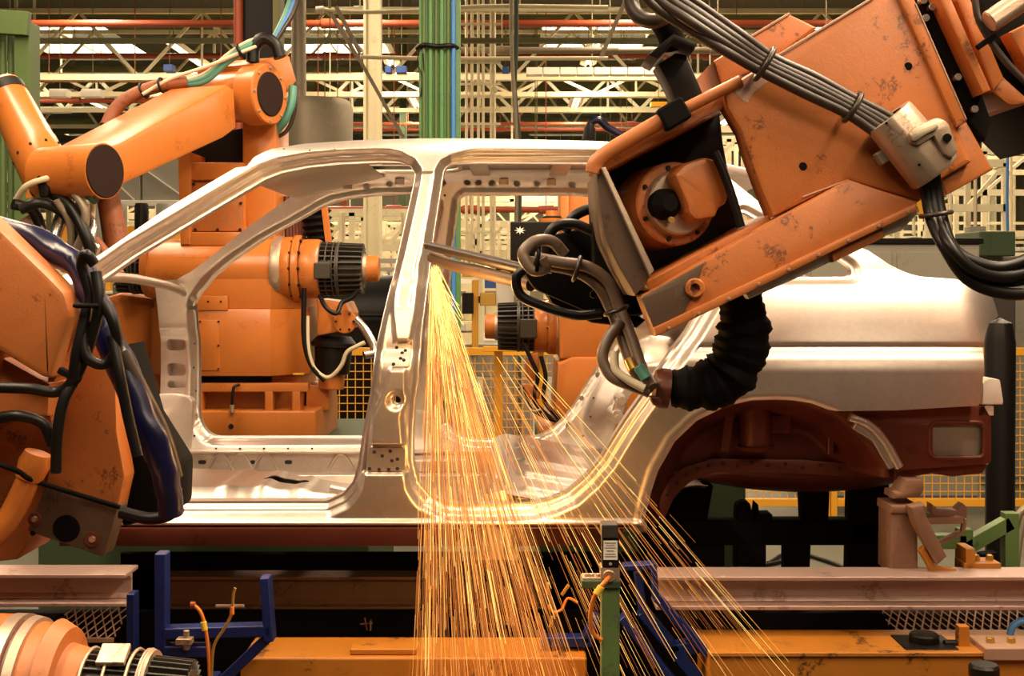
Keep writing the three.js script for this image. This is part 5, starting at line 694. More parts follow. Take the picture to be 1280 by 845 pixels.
  part(g, 'red_web', [slab(pxs([[1262, 40], [1320, 10], [1320, 100], [1290, 90]], zf - 0.03), zf - 0.09, zf - 0.03, 0.004)], mat.wornOrange);
  // robot column outside the frame, down to the floor
  part(g, 'main_arm', [slab(rpoly([[1.22, 1.98, 0.06], [1.62, 2.24, 0.1], [1.98, 1.72, 0.1], [1.98, 1.1], [1.70, 1.1], [1.66, 1.65, 0.1]]), 0.46, 0.84, 0.02)], mat.wornOrange);
  part(g, 'robot_base', [box(1.86, 0.45, 0.62, 0.62, 0.9, 0.62, 0.03), cyl(V3(1.86, 0.86, 0.62), V3(1.86, 1.18, 0.62), 0.30, 0.26, 40)], mat.wornOrange);
  // cable bundle over the housing
  const tops = [[0, 0, 0.012], [9, -4, 0.012], [18, -7, 0.011], [26, -13, 0.009], [-8, 6, 0.012], [12, 4, 0.010]];
  tops.forEach(([dx, dy, r], i) => part(g, 'bundle_cable', tube([P(760 + dx, -420 + dy, zf - 0.1), P(784 + dx, -120 + dy, zf + 0.02), P(800 + dx, -40 + dy, zf + 0.06), P(820 + dx, -4 + dy, zf + 0.06), P(862 + dx * 0.9, 26 + dy, zf + 0.07 - i * 0.004), P(910 + dx * 0.7, 56 + dy, zf + 0.065), P(955 + dx * 0.4, 83 + dy, zf + 0.055), P(1010 + dx * 0.3, 110 + dy * 1.2, zf + 0.055), P(1062 + dx * 0.3, 136 + dy, zf + 0.055), P(1100 + dx * 0.6, 160 + dy, zf + 0.055), P(1128 + dx * 0.6, 180 + dy, zf + 0.055)], r, 80, 10), mat.hose));
  for (const [x, y, s] of [[956, 80, 0.036], [1066, 134, 0.032]]) part(g, 'cable_clip', torus(P(x, y, zf + 0.055), V3(0.85, -0.5, 0), s, 0.006, 24), mat.hose);
  // cable connector shell
  const ca = P(1111, 146, zf + 0.06), cb = P(1169, 216, zf + 0.06), cd = cb.clone().sub(ca).normalize();
  part(g, 'connector_shell', [lathe(ca, cb, [[0, 0.03], [0, 0.051], [0.04, 0.053], [0.96, 0.057], [1, 0.054], [1, 0.035]], 44)], mat.aluminium, 'grey cast metal cable connector');
  for (const [x, y] of [[1108, 154], [1149, 206]]) part(g, 'screw_hole', cyl(P(x, y, zf + 0.106), P(x, y, zf + 0.116), 0.003, 0.003, 10), mat.sootShade);
  part(g, 'latch_block', [slab(rpoly(pxs([[1136, 166, 5], [1146, 157], [1172, 146, 6], [1186, 152, 6], [1199, 188, 6], [1190, 198, 5], [1180, 192], [1168, 170], [1150, 182, 4], [1138, 178, 4]], zf + 0.125)), zf + 0.06, zf + 0.125, 0.006)], mat.aluminium);
  part(g, 'latch_lever', [slab(rpoly(pxs([[1138, 168, 3], [1156, 160], [1172, 154, 3], [1174, 160, 3], [1158, 168], [1146, 176, 3], [1140, 176, 3]], zf + 0.134)), zf + 0.115, zf + 0.134, 0.003), cyl(P(1183, 172, zf + 0.12), P(1183, 172, zf + 0.134), 0.009, 0.008, 16)].slice(0, 1), mat.duct);
  part(g, 'latch_pin', [cyl(P(1184, 172, zf + 0.12), P(1184, 172, zf + 0.134), 0.009, 0.008, 16)], mat.sootShade);
  part(g, 'mount_lug', [bar(P(1097, 190, zf + 0.03), P(1106, 204, zf + 0.03), 0.02, 0.03, 0.003)], mat.duct);
  // loop of cables leaving downwards
  [[0, 0, 0.014], [7, -3, 0.013], [-6, 4, 0.013], [2, 5, 0.012]].forEach(([dx, dy, r], i) => part(g, 'loop_cable', tube([P(1160 + dx, 214, zf + 0.06), P(1164 + dx, 240, zf + 0.05), P(1170 + dx, 272, zf + 0.06), P(1186 + dx * 0.9, 310 - dy * 0.5, zf + 0.08 + 0.02 * i), P(1212 + dx * 0.6, 338 - dx * 1.6, zf + 0.09 + 0.02 * i), P(1248, 351 - dx * 2.4, zf + 0.10 + 0.01 * i), P(1296, 343 - dx * 3.4, zf + 0.10), P(1380, 290 - dx * 2, zf + 0.05), P(1440, 200, zf - 0.1)], r, 90, 12), mat.rubber));
  part(g, 'cable_clip', torus(P(1170, 268, zf + 0.058), V3(0.15, -1, 0), 0.031, 0.005, 24), mat.hose);
  // bracket and hose loop at the top
  part(g, 'hose_bracket', [slab(pxs([[822, 80], [845, 66], [858, 68], [880, 120], [876, 134], [850, 142], [838, 110]], zf - 0.1), zf - 0.2, zf - 0.1, 0.005), slab(pxs([[810, 68], [842, 42], [872, 54], [868, 62], [842, 52], [822, 74]], zf - 0.06), zf - 0.22, zf - 0.06, 0.004)], mat.blackMetal);
  part(g, 'hose_loop', [tube([P(790, -30, zf - 0.05), P(789, 4, zf - 0.05), P(800, 22, zf - 0.04), P(820, 26, zf - 0.03), P(836, 14, zf - 0.04), P(836, -4, zf - 0.06), P(824, -20, zf - 0.08)], 0.017, 60, 12)], mat.hose);
  part(g, 'bracket_stem', [tube([P(826, 22, zf - 0.10), P(836, 40, zf - 0.12), P(842, 56, zf - 0.14)], 0.03, 20, 12)], mat.sootShade);
}
{ // weld gun hanging from that robot
  const g = thing('weld_gun', 'black spot weld gun with grey hoses reaching to the middle door pillar', 'weld gun'); const z = 0.55;
  const bl = (pts, zz, d) => slab(rpoly(pxs(pts, zz)), zz - d, zz, 0.008);
  part(g, 'gun_body', [bl([[664, 300, 6], [720, 286, 8], [790, 300], [826, 372], [800, 396, 6], [728, 388], [668, 362, 8], [650, 335, 6]], z, 0.22)], mat.sootShade, 'black greasy gun transformer');
  part(g, 'gun_bracket', [bl([[740, 250], [768, 256], [800, 330], [822, 392], [770, 396], [742, 330]], z + 0.12, 0.14)], mat.sootShade);
  part(g, 'gun_block', [bl([[676, 356], [760, 372], [808, 400], [796, 410], [740, 404], [690, 380]], z - 0.02, 0.18)], mat.blackMetal);
  for (const [x, y] of [[775, 282], [781, 300], [700, 330], [742, 368]]) part(g, 'bolt', cyl(P(x, y, z + 0.11), P(x, y, z + 0.135), 0.010, 0.009, 6), mat.blackMetal);
  part(g, 'orange_tab', [bl([[748, 292], [762, 282], [768, 300], [756, 314]], z + 0.13, 0.03)], mat.orange);
  part(g, 'electrode_arm', [cyl(P(534, 307, 0.10), P(668, 340, 0.42), 0.0125, 0.0165, 20)], mat.hose, 'dark grey electrode arm');
  part(g, 'electrode_tip', [cyl(P(536, 307.5, 0.105), P(531, 306.5, 0.085), 0.011, 0.007, 16)], mat.brass);
  part(g, 'lower_electrode_arm', [tube([P(540, 321, 0.08), P(562, 330, 0.14), P(600, 340, 0.26), P(664, 356, 0.44)], 0.017, 40, 14)], mat.dullSteel, 'copper brown lower electrode arm');
  const hs = [[[652, 326], [690, 332], [722, 340], [748, 358], [766, 392], [780, 430], [796, 470], [812, 488]], [[668, 322], [700, 328], [735, 334], [760, 352], [774, 384], [790, 424], [803, 462], [816, 484]]];
  hs.forEach((q, i) => part(g, 'water_hose', tube(q.map(([x, y], k) => P(x, y, z + 0.16 + (k > 4 ? (k - 4) * 0.03 : 0) + i * 0.02)), 0.0140, 80, 12), mat.gunHose, 'grey rubber water hose'));
  part(g, 'water_hose', tube([[706, 318], [690, 302], [668, 302], [654, 318], [668, 338], [682, 334], [676, 322]].map(([x, y], k) => P(x, y, z + 0.14 + k * 0.008)), 0.0142, 70, 12), mat.gunHose);
  part(g, 'water_hose', tube([[690, 336], [664, 334], [646, 346], [650, 368], [676, 382], [720, 394], [752, 392]].map(([x, y]) => P(x, y, z + 0.10)), 0.012, 70, 12), mat.rubber);
  part(g, 'water_hose', tube([[684, 330], [684, 300], [694, 284], [716, 280], [742, 290]].map(([x, y]) => P(x, y, z + 0.07)), 0.013, 60, 12), mat.rubber);
  part(g, 'water_hose', tube([[706, 290], [716, 272], [734, 262], [756, 258]].map(([x, y]) => P(x, y, z + 0.02)), 0.013, 50, 12), mat.rubber);
  part(g, 'water_hose', tube([[776, 402], [760, 424], [753, 448], [764, 470], [790, 482], [812, 490]].map(([x, y], k) => P(x, y, z + 0.20 + k * 0.012)), 0.0135, 60, 12), mat.gunHose);
  part(g, 'water_hose', tube([[768, 440], [770, 462], [784, 474], [806, 486]].map(([x, y], k) => P(x, y, z + 0.24 + k * 0.012)), 0.010, 50, 12), mat.paleHose);
  part(g, 'brass_ferrule', cyl(P(786, 448, z + 0.24), P(792, 462, z + 0.25), 0.011, 0.011, 14), mat.brass); part(g, 'green_ferrule', cyl(P(798, 458, z + 0.27), P(808, 474, z + 0.28), 0.013, 0.012, 14), mat.tealHose);
  part(g, 'hose_tie', torus(P(672, 327, z + 0.17), V3(1, -0.1, 0), 0.026, 0.005, 20), mat.sootShade); part(g, 'hose_tie', torus(P(721, 336, z + 0.18), V3(1, -0.3, 0), 0.028, 0.005, 20), mat.hose); part(g, 'hose_tie', torus(P(770, 388, z + 0.20), V3(0.4, -1, 0), 0.027, 0.005, 20), mat.hose);
  // boot round the gun shank
  const bp = [[924, 368], [930, 408], [924, 442], [906, 472], [872, 484], [838, 486]].map(([x, y], k) => P(x, y, 0.80 - k * 0.01));
  const c = new THREE.CatmullRomCurve3(bp), gm = new THREE.TubeGeometry(c, 60, 1, 24, false), fr = c.computeFrenetFrames(60); const pa = gm.attributes.position;
  for (let i = 0; i <= 60; i++) { const o = c.getPointAt(i / 60), r = lin([[0, 0.046], [0.3, 0.062], [0.7, 0.060], [1, 0.042]], i / 60) * (1 + 0.05 * Math.sin(i * 0.61) + 0.05 * Math.sin(i * 0.97 + 1) + 0.03 * Math.sin(i * 2.3)); for (let k = 0; k <= 24; k++) { const id = i * 25 + k, v = V3().fromBufferAttribute(pa, id).sub(o).multiplyScalar(r).add(o); pa.setXYZ(id, v.x, v.y, v.z); } }
  gm.computeVertexNormals(); part(g, 'shank_boot', [gm], mat.sootShade, 'creased black protective boot');
  part(g, 'boot_collar', [lathe(P(836, 486, 0.76), P(818, 484, 0.76), [[0, 0], [0, 0.046], [0.6, 0.046], [1, 0.040], [1, 0]], 28)], mat.rustOrange, 'rusty brown collar'); part(g, 'collar_lip', [slab(rpoly(pxs([[812, 496, 2], [828, 496, 2], [828, 509, 4], [816, 506, 4]], 0.80)), 0.76, 0.80, 0.004)], mat.rustOrange);
}
// ---------------------------------------------------------------- robot in front of the car, left
{
  const g = thing('welding_robot', 'orange welding robot wrist in front of the car nose with a blue cable sleeve', 'robot'); const zf = 0.92;
  part(g, 'wrist_block', [slab(rpoly(pxs([[-160, 180], [-20, 268], [60, 345], [80, 366, 6], [88, 392, 8], [64, 474, 6], [50, 470], [-20, 428], [-160, 340]], zf)), zf - 0.10, zf, 0.012)], mat.wornOrange, 'large flat sided orange block');
  part(g, 'block_side', [slab(rpoly(pxs([[74, 372], [98, 392, 6], [100, 412], [68, 478], [58, 478]], zf - 0.05)), zf - 0.16, zf - 0.05, 0.008)], mat.wornOrange);
  part(g, 'block_underside', [slab(pxs([[-160, 345], [-20, 434], [62, 480], [60, 520], [-160, 540]], zf - 0.08), zf - 0.2, zf - 0.08, 0.006)], mat.wornOrange);
  part(g, 'tool_plate', [slab(rpoly(pxs([[88, 432], [104, 404], [128, 414], [144, 452, 8], [146, 540], [156, 596], [146, 640], [56, 612], [66, 560], [84, 494]], zf - 0.2)), zf - 0.28, zf - 0.2, 0.006)], mat.wornOrange, 'flat orange tool plate');
  part(g, 'end_plate', [slab(rpoly(pxs([[57, 608, 3], [148, 634, 3], [129, 697, 4], [33, 664, 4]], zf - 0.18)), zf - 0.26, zf - 0.18, 0.005)], mat.dullSteel, 'bare steel end plate with round holes');
  part(g, 'plate_hole', cyl(P(84, 660, zf - 0.185), P(84, 660, zf - 0.185).add(V3(0, 0, 0.008)), 0.032, 0.031, 28), mat.sootShade);
  for (const [x, y, r] of [[45, 648, 0.016], [117, 673, 0.018]]) { const q = part(g, 'plate_bolt', [lathe(P(x, y, zf - 0.185), P(x, y, zf - 0.185).add(V3(0, 0, 0.012)), [[0, 0], [0, r], [1, r * 0.95], [1, 0]], 24)], mat.rustOrange); part(q, 'bolt_head', cyl(P(x, y, zf - 0.18), P(x, y, zf - 0.18).add(V3(0, 0, 0.014)), r * 0.5, r * 0.45, 6), mat.aluminium); }
  part(g, 'dowel_hole', cyl(P(42, 666, zf - 0.185), P(42, 666, zf - 0.185).add(V3(0, 0, 0.007)), 0.006, 0.006, 14), mat.sootShade);
  part(g, 'strap', [tube([P(-20, 574, zf - 0.01), P(20, 588, zf - 0.01), P(40, 600, zf - 0.1), P(90, 616, zf - 0.16), P(150, 634, zf - 0.17)], 0.006, 40, 8)], mat.sootShade);
  part(g, 'rear_housing', [slab(rpoly(pxs([[-160, 470], [60, 500, 10], [72, 560, 10], [60, 640], [20, 700], [-160, 720]], zf - 0.28)), zf - 0.5, zf - 0.28, 0.01)], mat.wornOrange);
  part(g, 'lower_arm_pipe', [tube([P(-40, 700, zf - 0.12), P(6, 655, zf - 0.12), P(30, 612, zf - 0.12), P(44, 578, zf - 0.12)], 0.027, 30, 14)], mat.orange, 'orange bent pipe');
  part(g, 'pipe_flange', [lathe(P(36, 598, zf - 0.12), P(48, 566, zf - 0.12), [[0, 0], [0, 0.03], [0.6, 0.036], [1, 0.03], [1, 0]], 24)], mat.orange);
  part(g, 'blue_sleeve', [tube([P(-90, 258, zf - 0.14), P(-10, 284, zf - 0.14), P(48, 304, zf - 0.13), P(98, 336, zf - 0.10), P(124, 390, zf - 0.06), P(148, 450, zf - 0.04), P(178, 520, zf - 0.03), P(204, 584, zf - 0.04), P(214, 640, zf - 0.08)], 0.031, 120, 16)].map(q => { const a = q.attributes.position; for (let i = 0; i < a.count; i++) { const x = a.getX(i), y = a.getY(i), z = a.getZ(i); const w = 0.005 * Math.sin(x * 31 + z * 20) * Math.sin(y * 23 - z * 30) + 0.0012 * Math.sin(x * 90 + y * 110); a.setXYZ(i, x + w, y + w, z + w * 0.5); } q.computeVertexNormals(); return toCreasedNormals(q, 1.2); }), mat.blueSleeve, 'shiny dark blue plastic cable sleeve');
  part(g, 'clear_sleeve', [tube([P(150, 440, zf - 0.02), P(176, 490, zf - 0.04), P(204, 548, zf - 0.07), P(218, 596, zf - 0.1)], 0.020, 50, 12)], mat.hose);
  for (const q of [[[118, 330], [108, 318], [102, 330], [112, 370], [104, 420], [110, 448], [130, 455], [146, 436], [142, 404], [122, 366]], [[120, 340], [124, 380], [112, 430], [96, 470], [80, 500], [72, 540], [70, 590]], [[110, 380], [96, 440], [88, 480], [70, 490], [40, 486], [-20, 484]], [[140, 420], [150, 470], [160, 520], [172, 570]], [[-20, 526], [24, 520], [54, 530], [66, 556]]]) part(g, 'black_cable', tube(q.map(([x, y], k) => P(x, y, zf + 0.05 + 0.01 * Math.sin(k * 1.7))), 0.012, 90, 12), mat.rubber);
  part(g, 'cable_tie', torus(P(110, 382, zf + 0.06), V3(0, 1, 0), 0.026, 0.005, 20), mat.sootShade);
  part(g, 'cable_band', bar(P(74, 462, zf + 0.05), P(100, 476, zf + 0.05), 0.014, 0.02, 0.003), mat.sootShade);
  part(g, 'gun_core', [slab(rpoly(pxs([[140, 440, 8], [160, 430], [186, 520], [224, 580, 8], [222, 640, 10], [150, 660, 10], [156, 590], [146, 530]], zf - 0.3)), zf - 0.44, zf - 0.3, 0.01)], mat.sootShade, 'black weld gun body');
  part(g, 'gun_elbow', [tube([P(150, 640, zf - 0.12), P(190, 648, zf - 0.12), P(216, 640, zf - 0.12), P(220, 610, zf - 0.12)], 0.014, 40, 10)], mat.rubber);
  part(g, 'arm_link', [slab(rpoly([[-1.95, 1.5, 0.1], [-1.25, 1.56, 0.05], [-1.12, 1.45], [-1.15, 1.25], [-1.95, 1.0, 0.1]]), 0.52, 0.86, 0.02)], mat.wornOrange);
  part(g, 'robot_base', [box(-1.95, 0.5, 0.65, 0.6, 1.0, 0.6, 0.03), cyl(V3(-1.95, 0.98, 0.65), V3(-1.95, 1.6, 0.65), 0.28, 0.24, 40)], mat.wornOrange);
}
{ // motor of a robot low in front, bottom left
  const g = thing('robot_motor', 'orange robot joint with black caged motor lying in front of the conveyor', 'motor'), z = 1.25, at = px => P(px, 868 + px * 0.035, z), ax = at(100).sub(at(0)).normalize();
  const seg = (n, a, b, r0, r1, m) => part(g, n, [lathe(at(a), at(b), [[0, 0], [0, L(r0, z)], [1, L(r1, z)], [1, 0]], 56)], mat[m]);
  seg('joint_housing', -140, 12, 96, 98, 'wornOrange'); seg('joint_ring', 10, 26, 99, 99, 'aluminium'); seg('joint_ring', 26, 34, 93, 93, 'rustOrange'); seg('joint_ring', 33, 44, 97, 95, 'aluminium');
  seg('gear_flange', 44, 66, 90, 88, 'wornOrange'); seg('gear_flange', 66, 84, 94, 84, 'wornOrange'); seg('neck', 82, 112, 66, 58, 'wornOrange');
  boltRing(g, at(64), ax, L(80, z), 10, 0.011, mat.blackMetal);
  const mo = part(g, 'motor', [lathe(at(108), at(238), [[0, 0], [0, L(52, z)], [0.55, L(50, z)], [0.6, L(42, z)], [1, L(38, z)], [1, 0]], 40)], mat.finBlack);
  for (const x of [112, 140, 168, 184]) part(mo, 'cage_ring', torus(at(x), ax, L(60, z), L(2.4, z), 48), mat.aluminium);
  for (let k = 0; k < 30; k++) { const q = k / 30 * 2 * Math.PI, d = V3(0, Math.cos(q), Math.sin(q)); part(mo, 'fin', bar(at(112).addScaledVector(d, L(55, z)), at(240).addScaledVector(d, L(45, z)), L(2.2, z), L(10, z), 0, d), mat.finBlack); }
  part(mo, 'end_ring', [lathe(at(180), at(190), [[0, L(48, z)], [0, L(62, z)], [1, L(60, z)], [1, L(46, z)]], 48)], mat.aluminium);
  { const c = at(148).add(V3(0, L(62, z), 0.03)); part(mo, 'rating_plate', [box(0, 0, 0, L(36, z), 0.012, 0.05, 0.003).rotateX(0.5).translate(c.x, c.y - 0.002, c.z)], mat.aluminium, 'silver rating plate'); }
  part(g, 'joint_stand', [box(at(-70).x, 0.3, z, 0.3, 0.62, 0.3, 0.02)], mat.wornOrange);
}
// ---------------------------------------------------------------- conveyor under and in front of the car
function iBeam(name, x0, x1, yt, yb, zc, w, m, label) {                 // x in world metres
  const g = thing(name, label, 'rail'), cx = (x0 + x1) / 2, l = x1 - x0, h = yt - yb;
  part(g, 'top_flange', box(cx, yt - 0.006, zc, l, 0.012, w, 0.003), m); part(g, 'bottom_flange', box(cx, yb + 0.006, zc, l, 0.012, w, 0.003), m);
  part(g, 'web', [box(cx, (yt + yb) / 2, zc, l, h - 0.02, 0.010, 0.002), bar(V3(x0, yb + 0.018, zc + 0.006), V3(x1, yb + 0.018, zc + 0.006), 0.02, 0.012, 0.003, V3(0, 1, 1)), bar(V3(x0, yt - 0.018, zc + 0.006), V3(x1, yt - 0.018, zc + 0.006), 0.02, 0.012, 0.003, V3(0, 1, -1))], m);
  return g;
}
{ const z = 0.12, a = P(820, 721, z), b = P(1500, 763, z); iBeam('conveyor_rail', a.x, b.x, a.y, b.y, z - 0.06, 0.12, mat.rail, 'scratched pale steel conveyor beam under the rear wheel arch'); }
{ const z = 0.12, a = P(-260, 718, z), b = P(157, 759, z); iBeam('conveyor_rail', a.x, b.x, a.y, b.y, z - 0.06, 0.12, mat.rail, 'pale steel conveyor beam below the robot with blue sleeve'); }
{ const z = -0.66, a = P(200, 722, z), b = P(690, 764, z); const g = iBeam('conveyor_rail', a.x, b.x, a.y, b.y, z - 0.06, 0.10, mat.rail, 'steel conveyor beam under the sill behind the sparks'); for (const x of [a.x + 0.3, b.x - 0.3]) part(g, 'support_leg', box(x, (b.y + 0.012) / 2, z - 0.06, 0.06, b.y - 0.012, 0.06, 0.004), mat.rail); }
const dark = (name, pts, z, d, label, category = 'machine part', m = mat.sootShade) => solo(name, slab(rpoly(pxs(pts, z)), z - d, z, 0.006), m, label, category);  // near-black by default: grease plus the shade under the car, in the colour
dark('bed_plate', [[150, 692], [812, 692], [812, 889], [150, 889]], -0.80, 0.04, 'greasy side plate of the conveyor below the sill, shade painted black', 'plate');
dark('bed_plate', [[-200, 766], [1500, 766], [1500, 936], [-200, 936]], -0.46, 0.05, 'long lower bed plate of the conveyor, shade painted black', 'plate');
{ const g = thing('lift_frame', 'lifting frame standing under the wheel arch, its shade painted black', 'machine'); const z = -0.55, add = (n, p) => part(g, n, slab(rpoly(pxs(p, z)), z - 0.10, z, 0.006), mat.sootShade);  // silhouette in shade, drawn by its near-black colour
  add('cross_beam', [[800, 652], [1120, 652], [1120, 682], [800, 682]]); add('leg', [[806, 620, 10], [850, 604, 6], [892, 608], [884, 652], [806, 652]]); add('leg', [[800, 682], [906, 682], [906, 780], [800, 780]]); add('leg', [[922, 680], [958, 680], [958, 780], [922, 780]]); add('leg', [[984, 680], [1014, 680], [1010, 780], [984, 780]]); add('leg', [[1066, 604], [1112, 600], [1112, 780], [1062, 780]]); add('leg', [[1004, 606], [1038, 606], [1036, 652], [1006, 652]]);
  add('clamp', [[922, 656], [924, 634, 2], [930, 630], [938, 630], [944, 654]]); add('clamp', [[944, 656], [948, 631], [950, 645], [966, 644], [966, 656]]); add('foot', [[800, 770], [1112, 770], [1112, 1000], [800, 1000]]); }
for (const [a, label] of [[[[890, 690], [900, 704], [940, 708], [986, 700]], 'black cable lying on the floor under the wheel arch'], [[[960, 704], [990, 690], [1030, 700], [1062, 712]], 'second black cable looped on the floor under the wheel arch']]) solo('floor_cable', tube(a.map(([x, y]) => { const o = ray(x, y), t = (EYE - 0.013) / -o.y; return V3(0, EYE, CAMZ).addScaledVector(o, t); }), 0.012, 40, 8), mat.rubber, label, 'cable');
// yellow bed along the bottom
{ const z = 0.26, a = P(885, 819, z), b = P(1500, 900, z); solo('bed_beam', [box((a.x + b.x) / 2, (a.y + 0) / 2, z - 0.1, b.x - a.x, a.y, 0.2, 0.008), box((a.x + b.x) / 2, a.y + 0.004, z - 0.1, b.x - a.x, 0.012, 0.22, 0.003)], mat.yellowBed, 'oily yellow bed beam along the floor below the rear wheel arch', 'beam'); }
{ const z = 0.20, a = P(300, 822, z), b = P(734, 900, z); solo('bed_beam', [box((a.x + b.x) / 2, a.y / 2, z - 0.1, b.x - a.x, a.y, 0.2, 0.008)], mat.yellowBed, 'oily yellow bed beam below the falling sparks', 'beam'); const c = P(478, 816, z); solo('bed_rib', box(c.x, a.y + 0.009, z - 0.05, L(84, z), 0.017, 0.06, 0.004), mat.yellowBed, 'short yellow rib on the bed beam', 'rib'); }
// gratings seen below the beams
function grating(pts, z, label) { const [a, b] = pts, g = thing('grating', label, 'grating'), A = P(a[0], a[1], z), B = P(b[0], b[1], z), q = []; const w = B.x - A.x, h = A.y - B.y, n = Math.round(w / 0.026); for (let k = -5; k < n + 5; k++) { const x = A.x + k * w / n, x2 = x + 0.09; for (const [s, e] of [[x, x2], [x2, x]]) { const c0 = Math.min(Math.max(s, A.x), B.x), c1 = Math.min(Math.max(e, A.x), B.x); if (Math.abs(c0 - c1) < 0.02) continue; const t0 = (c0 - s) / (e - s), t1 = (c1 - s) / (e - s); q.push(bar(V3(c0, B.y + h * t0, z - 0.2 * t0), V3(c1, B.y + h * t1, z - 0.2 * t1), 0.0035, 0.0035)); } } const m = part(g, 'expanded_mesh', q, mat.castPale); m.userData.kind = 'stuff'; part(g, 'edge_bar', bar(V3(A.x, B.y, z), V3(B.x, B.y, z), 0.012, 0.012), mat.castPale); part(g, 'edge_bar', bar(V3(A.x, A.y, z - 0.2), V3(B.x, A.y, z - 0.2), 0.012, 0.012), mat.castPale); const mid = (A.x + B.x) / 2; part(g, 'support_leg', box(mid, B.y / 2, z - 0.05, 0.04, B.y, 0.04, 0.003), mat.sootShade); }
grating([[1118, 769], [1400, 795]], -0.12, 'diamond mesh step grating below the pale beam by the rear'); grating([[62, 772], [142, 800]], -0.12, 'small diamond mesh grating behind the caged motor');
// clamps and pads on the right
{ const z = 0.18, g = thing('locating_pad', 'black round locating pad on a plate on the yellow bed', 'pad'); const a = P(1155, 806, z); part(g, 'plate', box(a.x, a.y, z, L(66, z), 0.018, 0.14, 0.004), mat.blackMetal); part(g, 'pad', [lathe(V3(a.x, a.y + 0.008, z), V3(a.x, a.y + 0.032, z), [[0, 0], [0, 0.040], [0.8, 0.040], [1, 0.036], [1, 0]], 32)], mat.blackMetal); part(g, 'stem', box(a.x, a.y - 0.025, z, 0.1, 0.04, 0.1, 0.004), mat.blackMetal); }
{ const z = 0.20, g = thing('yellow_clamp', 'small yellow upright clamp beside the round pad', 'clamp'); const a = P(1203, 796, z); part(g, 'upright', box(a.x, a.y + 0.002, z, L(14, z), L(28, z), 0.03, 0.003), mat.yellowBed); part(g, 'foot', box(a.x + 0.006, P(0, 813, z).y, z, L(24, z), 0.018, 0.06, 0.003), mat.yellowBed); part(g, 'pin', cyl(V3(a.x - 0.05, a.y - 0.02, z), V3(a.x, a.y - 0.02, z), 0.012, 0.012, 12), mat.blackMetal); }
{ const z = 0.22, g = thing('bolted_plate', 'grey bolted plate on the yellow bed', 'plate'); const a = P(1262, 810, z); part(g, 'plate', box(a.x + 0.03, a.y, z, L(110, z), 0.036, 0.12, 0.005), mat.castPale); for (const x of [1236, 1262, 1300]) part(g, 'bolt', cyl(V3(P(x, 0, z).x, a.y + 0.017, z + 0.01), V3(P(x, 0, z).x, a.y + 0.032, z + 0.01), 0.012, 0.011, 6), mat.brass); }
{ const z = 0.42, a = P(1230, 842, z); solo('rubber_buffer', [lathe(V3(a.x, a.y - 0.06, z), V3(a.x, a.y + 0.025, z), [[0, 0], [0, 0.036], [0.3, 0.036], [0.34, 0.028], [0.6, 0.028], [0.65, 0.038], [0.92, 0.038], [1, 0.032], [1, 0]], 32), cyl(V3(a.x, 0, z), V3(a.x, a.y - 0.05, z), 0.02, 0.02, 12)], mat.rubber, 'black rubber buffer in front of the yellow bed', 'buffer'); }
{ const z = -0.02, g = thing('stop_block', 'yellow stop block with two brass bolts on the pale beam', 'block'); const a = P(1222, 708, z); part(g, 'base', box(a.x, a.y, z, L(46, z), L(16, z), 0.08, 0.003), mat.yellowBed); part(g, 'upright', box(P(1207, 0, z).x, a.y + 0.026, z, L(12, z), L(30, z), 0.08, 0.003), mat.yellowBed); for (const x of [1220, 1237]) part(g, 'bolt', cyl(V3(P(x, 0, z).x, a.y + 0.016, z), V3(P(x, 0, z).x, a.y + 0.034, z), 0.011, 0.010, 6), mat.brass); }
solo('blue_hose', tube([P(1262, 798, 0.1), P(1266, 783, 0.1), P(1280, 776, 0.1), P(1310, 780, 0.1), P(1340, 800, 0.1)], 0.010, 30, 10), mat.bluePipe, 'blue air hose over the bolted plate', 'hose');
// cast support post with a bent arm
{ const z = 0.02, g = thing('support_post', 'pale cast support post holding up the rear of the car', 'post'); const s = (n, p, zz, d, label) => part(g, n, slab(rpoly(pxs(p, zz)), zz - d, zz, 0.006), mat.postBrown, label);
  s('post', [[1113, 640], [1147, 640], [1148, 716], [1112, 716]], z, 0.12); s('head', [[1117, 624], [1150, 622], [1156, 612, 3], [1154, 600], [1134, 600], [1126, 616], [1118, 616]], z, 0.10); s('cap', [[1114, 632], [1150, 632], [1149, 642], [1113, 642]], z + 0.01, 0.14);
  s('bent_arm', [[1138, 634], [1156, 630], [1158, 645, 8], [1184, 696], [1172, 707], [1143, 655, 8]], z + 0.05, 0.05, 'bent pale steel arm'); part(g, 'yellow_latch', [slab(rpoly(pxs([[1150, 690], [1156, 684], [1170, 708], [1196, 712], [1196, 716], [1164, 714]], z + 0.03)), z, z + 0.03, 0.003)], mat.yellowBed); }
{ const z = -0.15, g = thing('channel_bracket', 'small grey channel bracket standing under the tail', 'bracket'); part(g, 'channel', [slab(rpoly(pxs([[1165, 630], [1172, 636], [1196, 638], [1205, 630], [1209, 634], [1209, 648], [1172, 648], [1165, 642]], z)), z - 0.05, z, 0.003)], mat.castPale); part(g, 'arm', [bar(P(1150, 649, z), P(1200, 648, z), 0.02, 0.06, 0.002, V3(0, 0, 1)), bar(P(1206, 648, z - 0.02), P(1203, 664, z - 0.02), 0.012, 0.012), bar(P(1203, 664, z - 0.02), P(1150, 690, z - 0.02), 0.012, 0.02)], mat.castPale); }
{ const z = -0.9, g = thing('trolley_stand', 'green welded stand behind the support post', 'stand'); const b = (a, c, w) => part(g, 'member', bar(P(...a, z), P(...c, z), w, 0.05, 0.003), mat.green); b([1160, 676], [1206, 676], 0.05); b([1205, 660], [1205, 882], 0.05); b([1206, 684], [1262, 652], 0.05); b([1262, 640], [1262, 882], 0.05); part(g, 'dark_fork', [bar(P(1234, 690, z), P(1244, 780, z), 0.06, 0.05, 0.003)], mat.sootShade); }
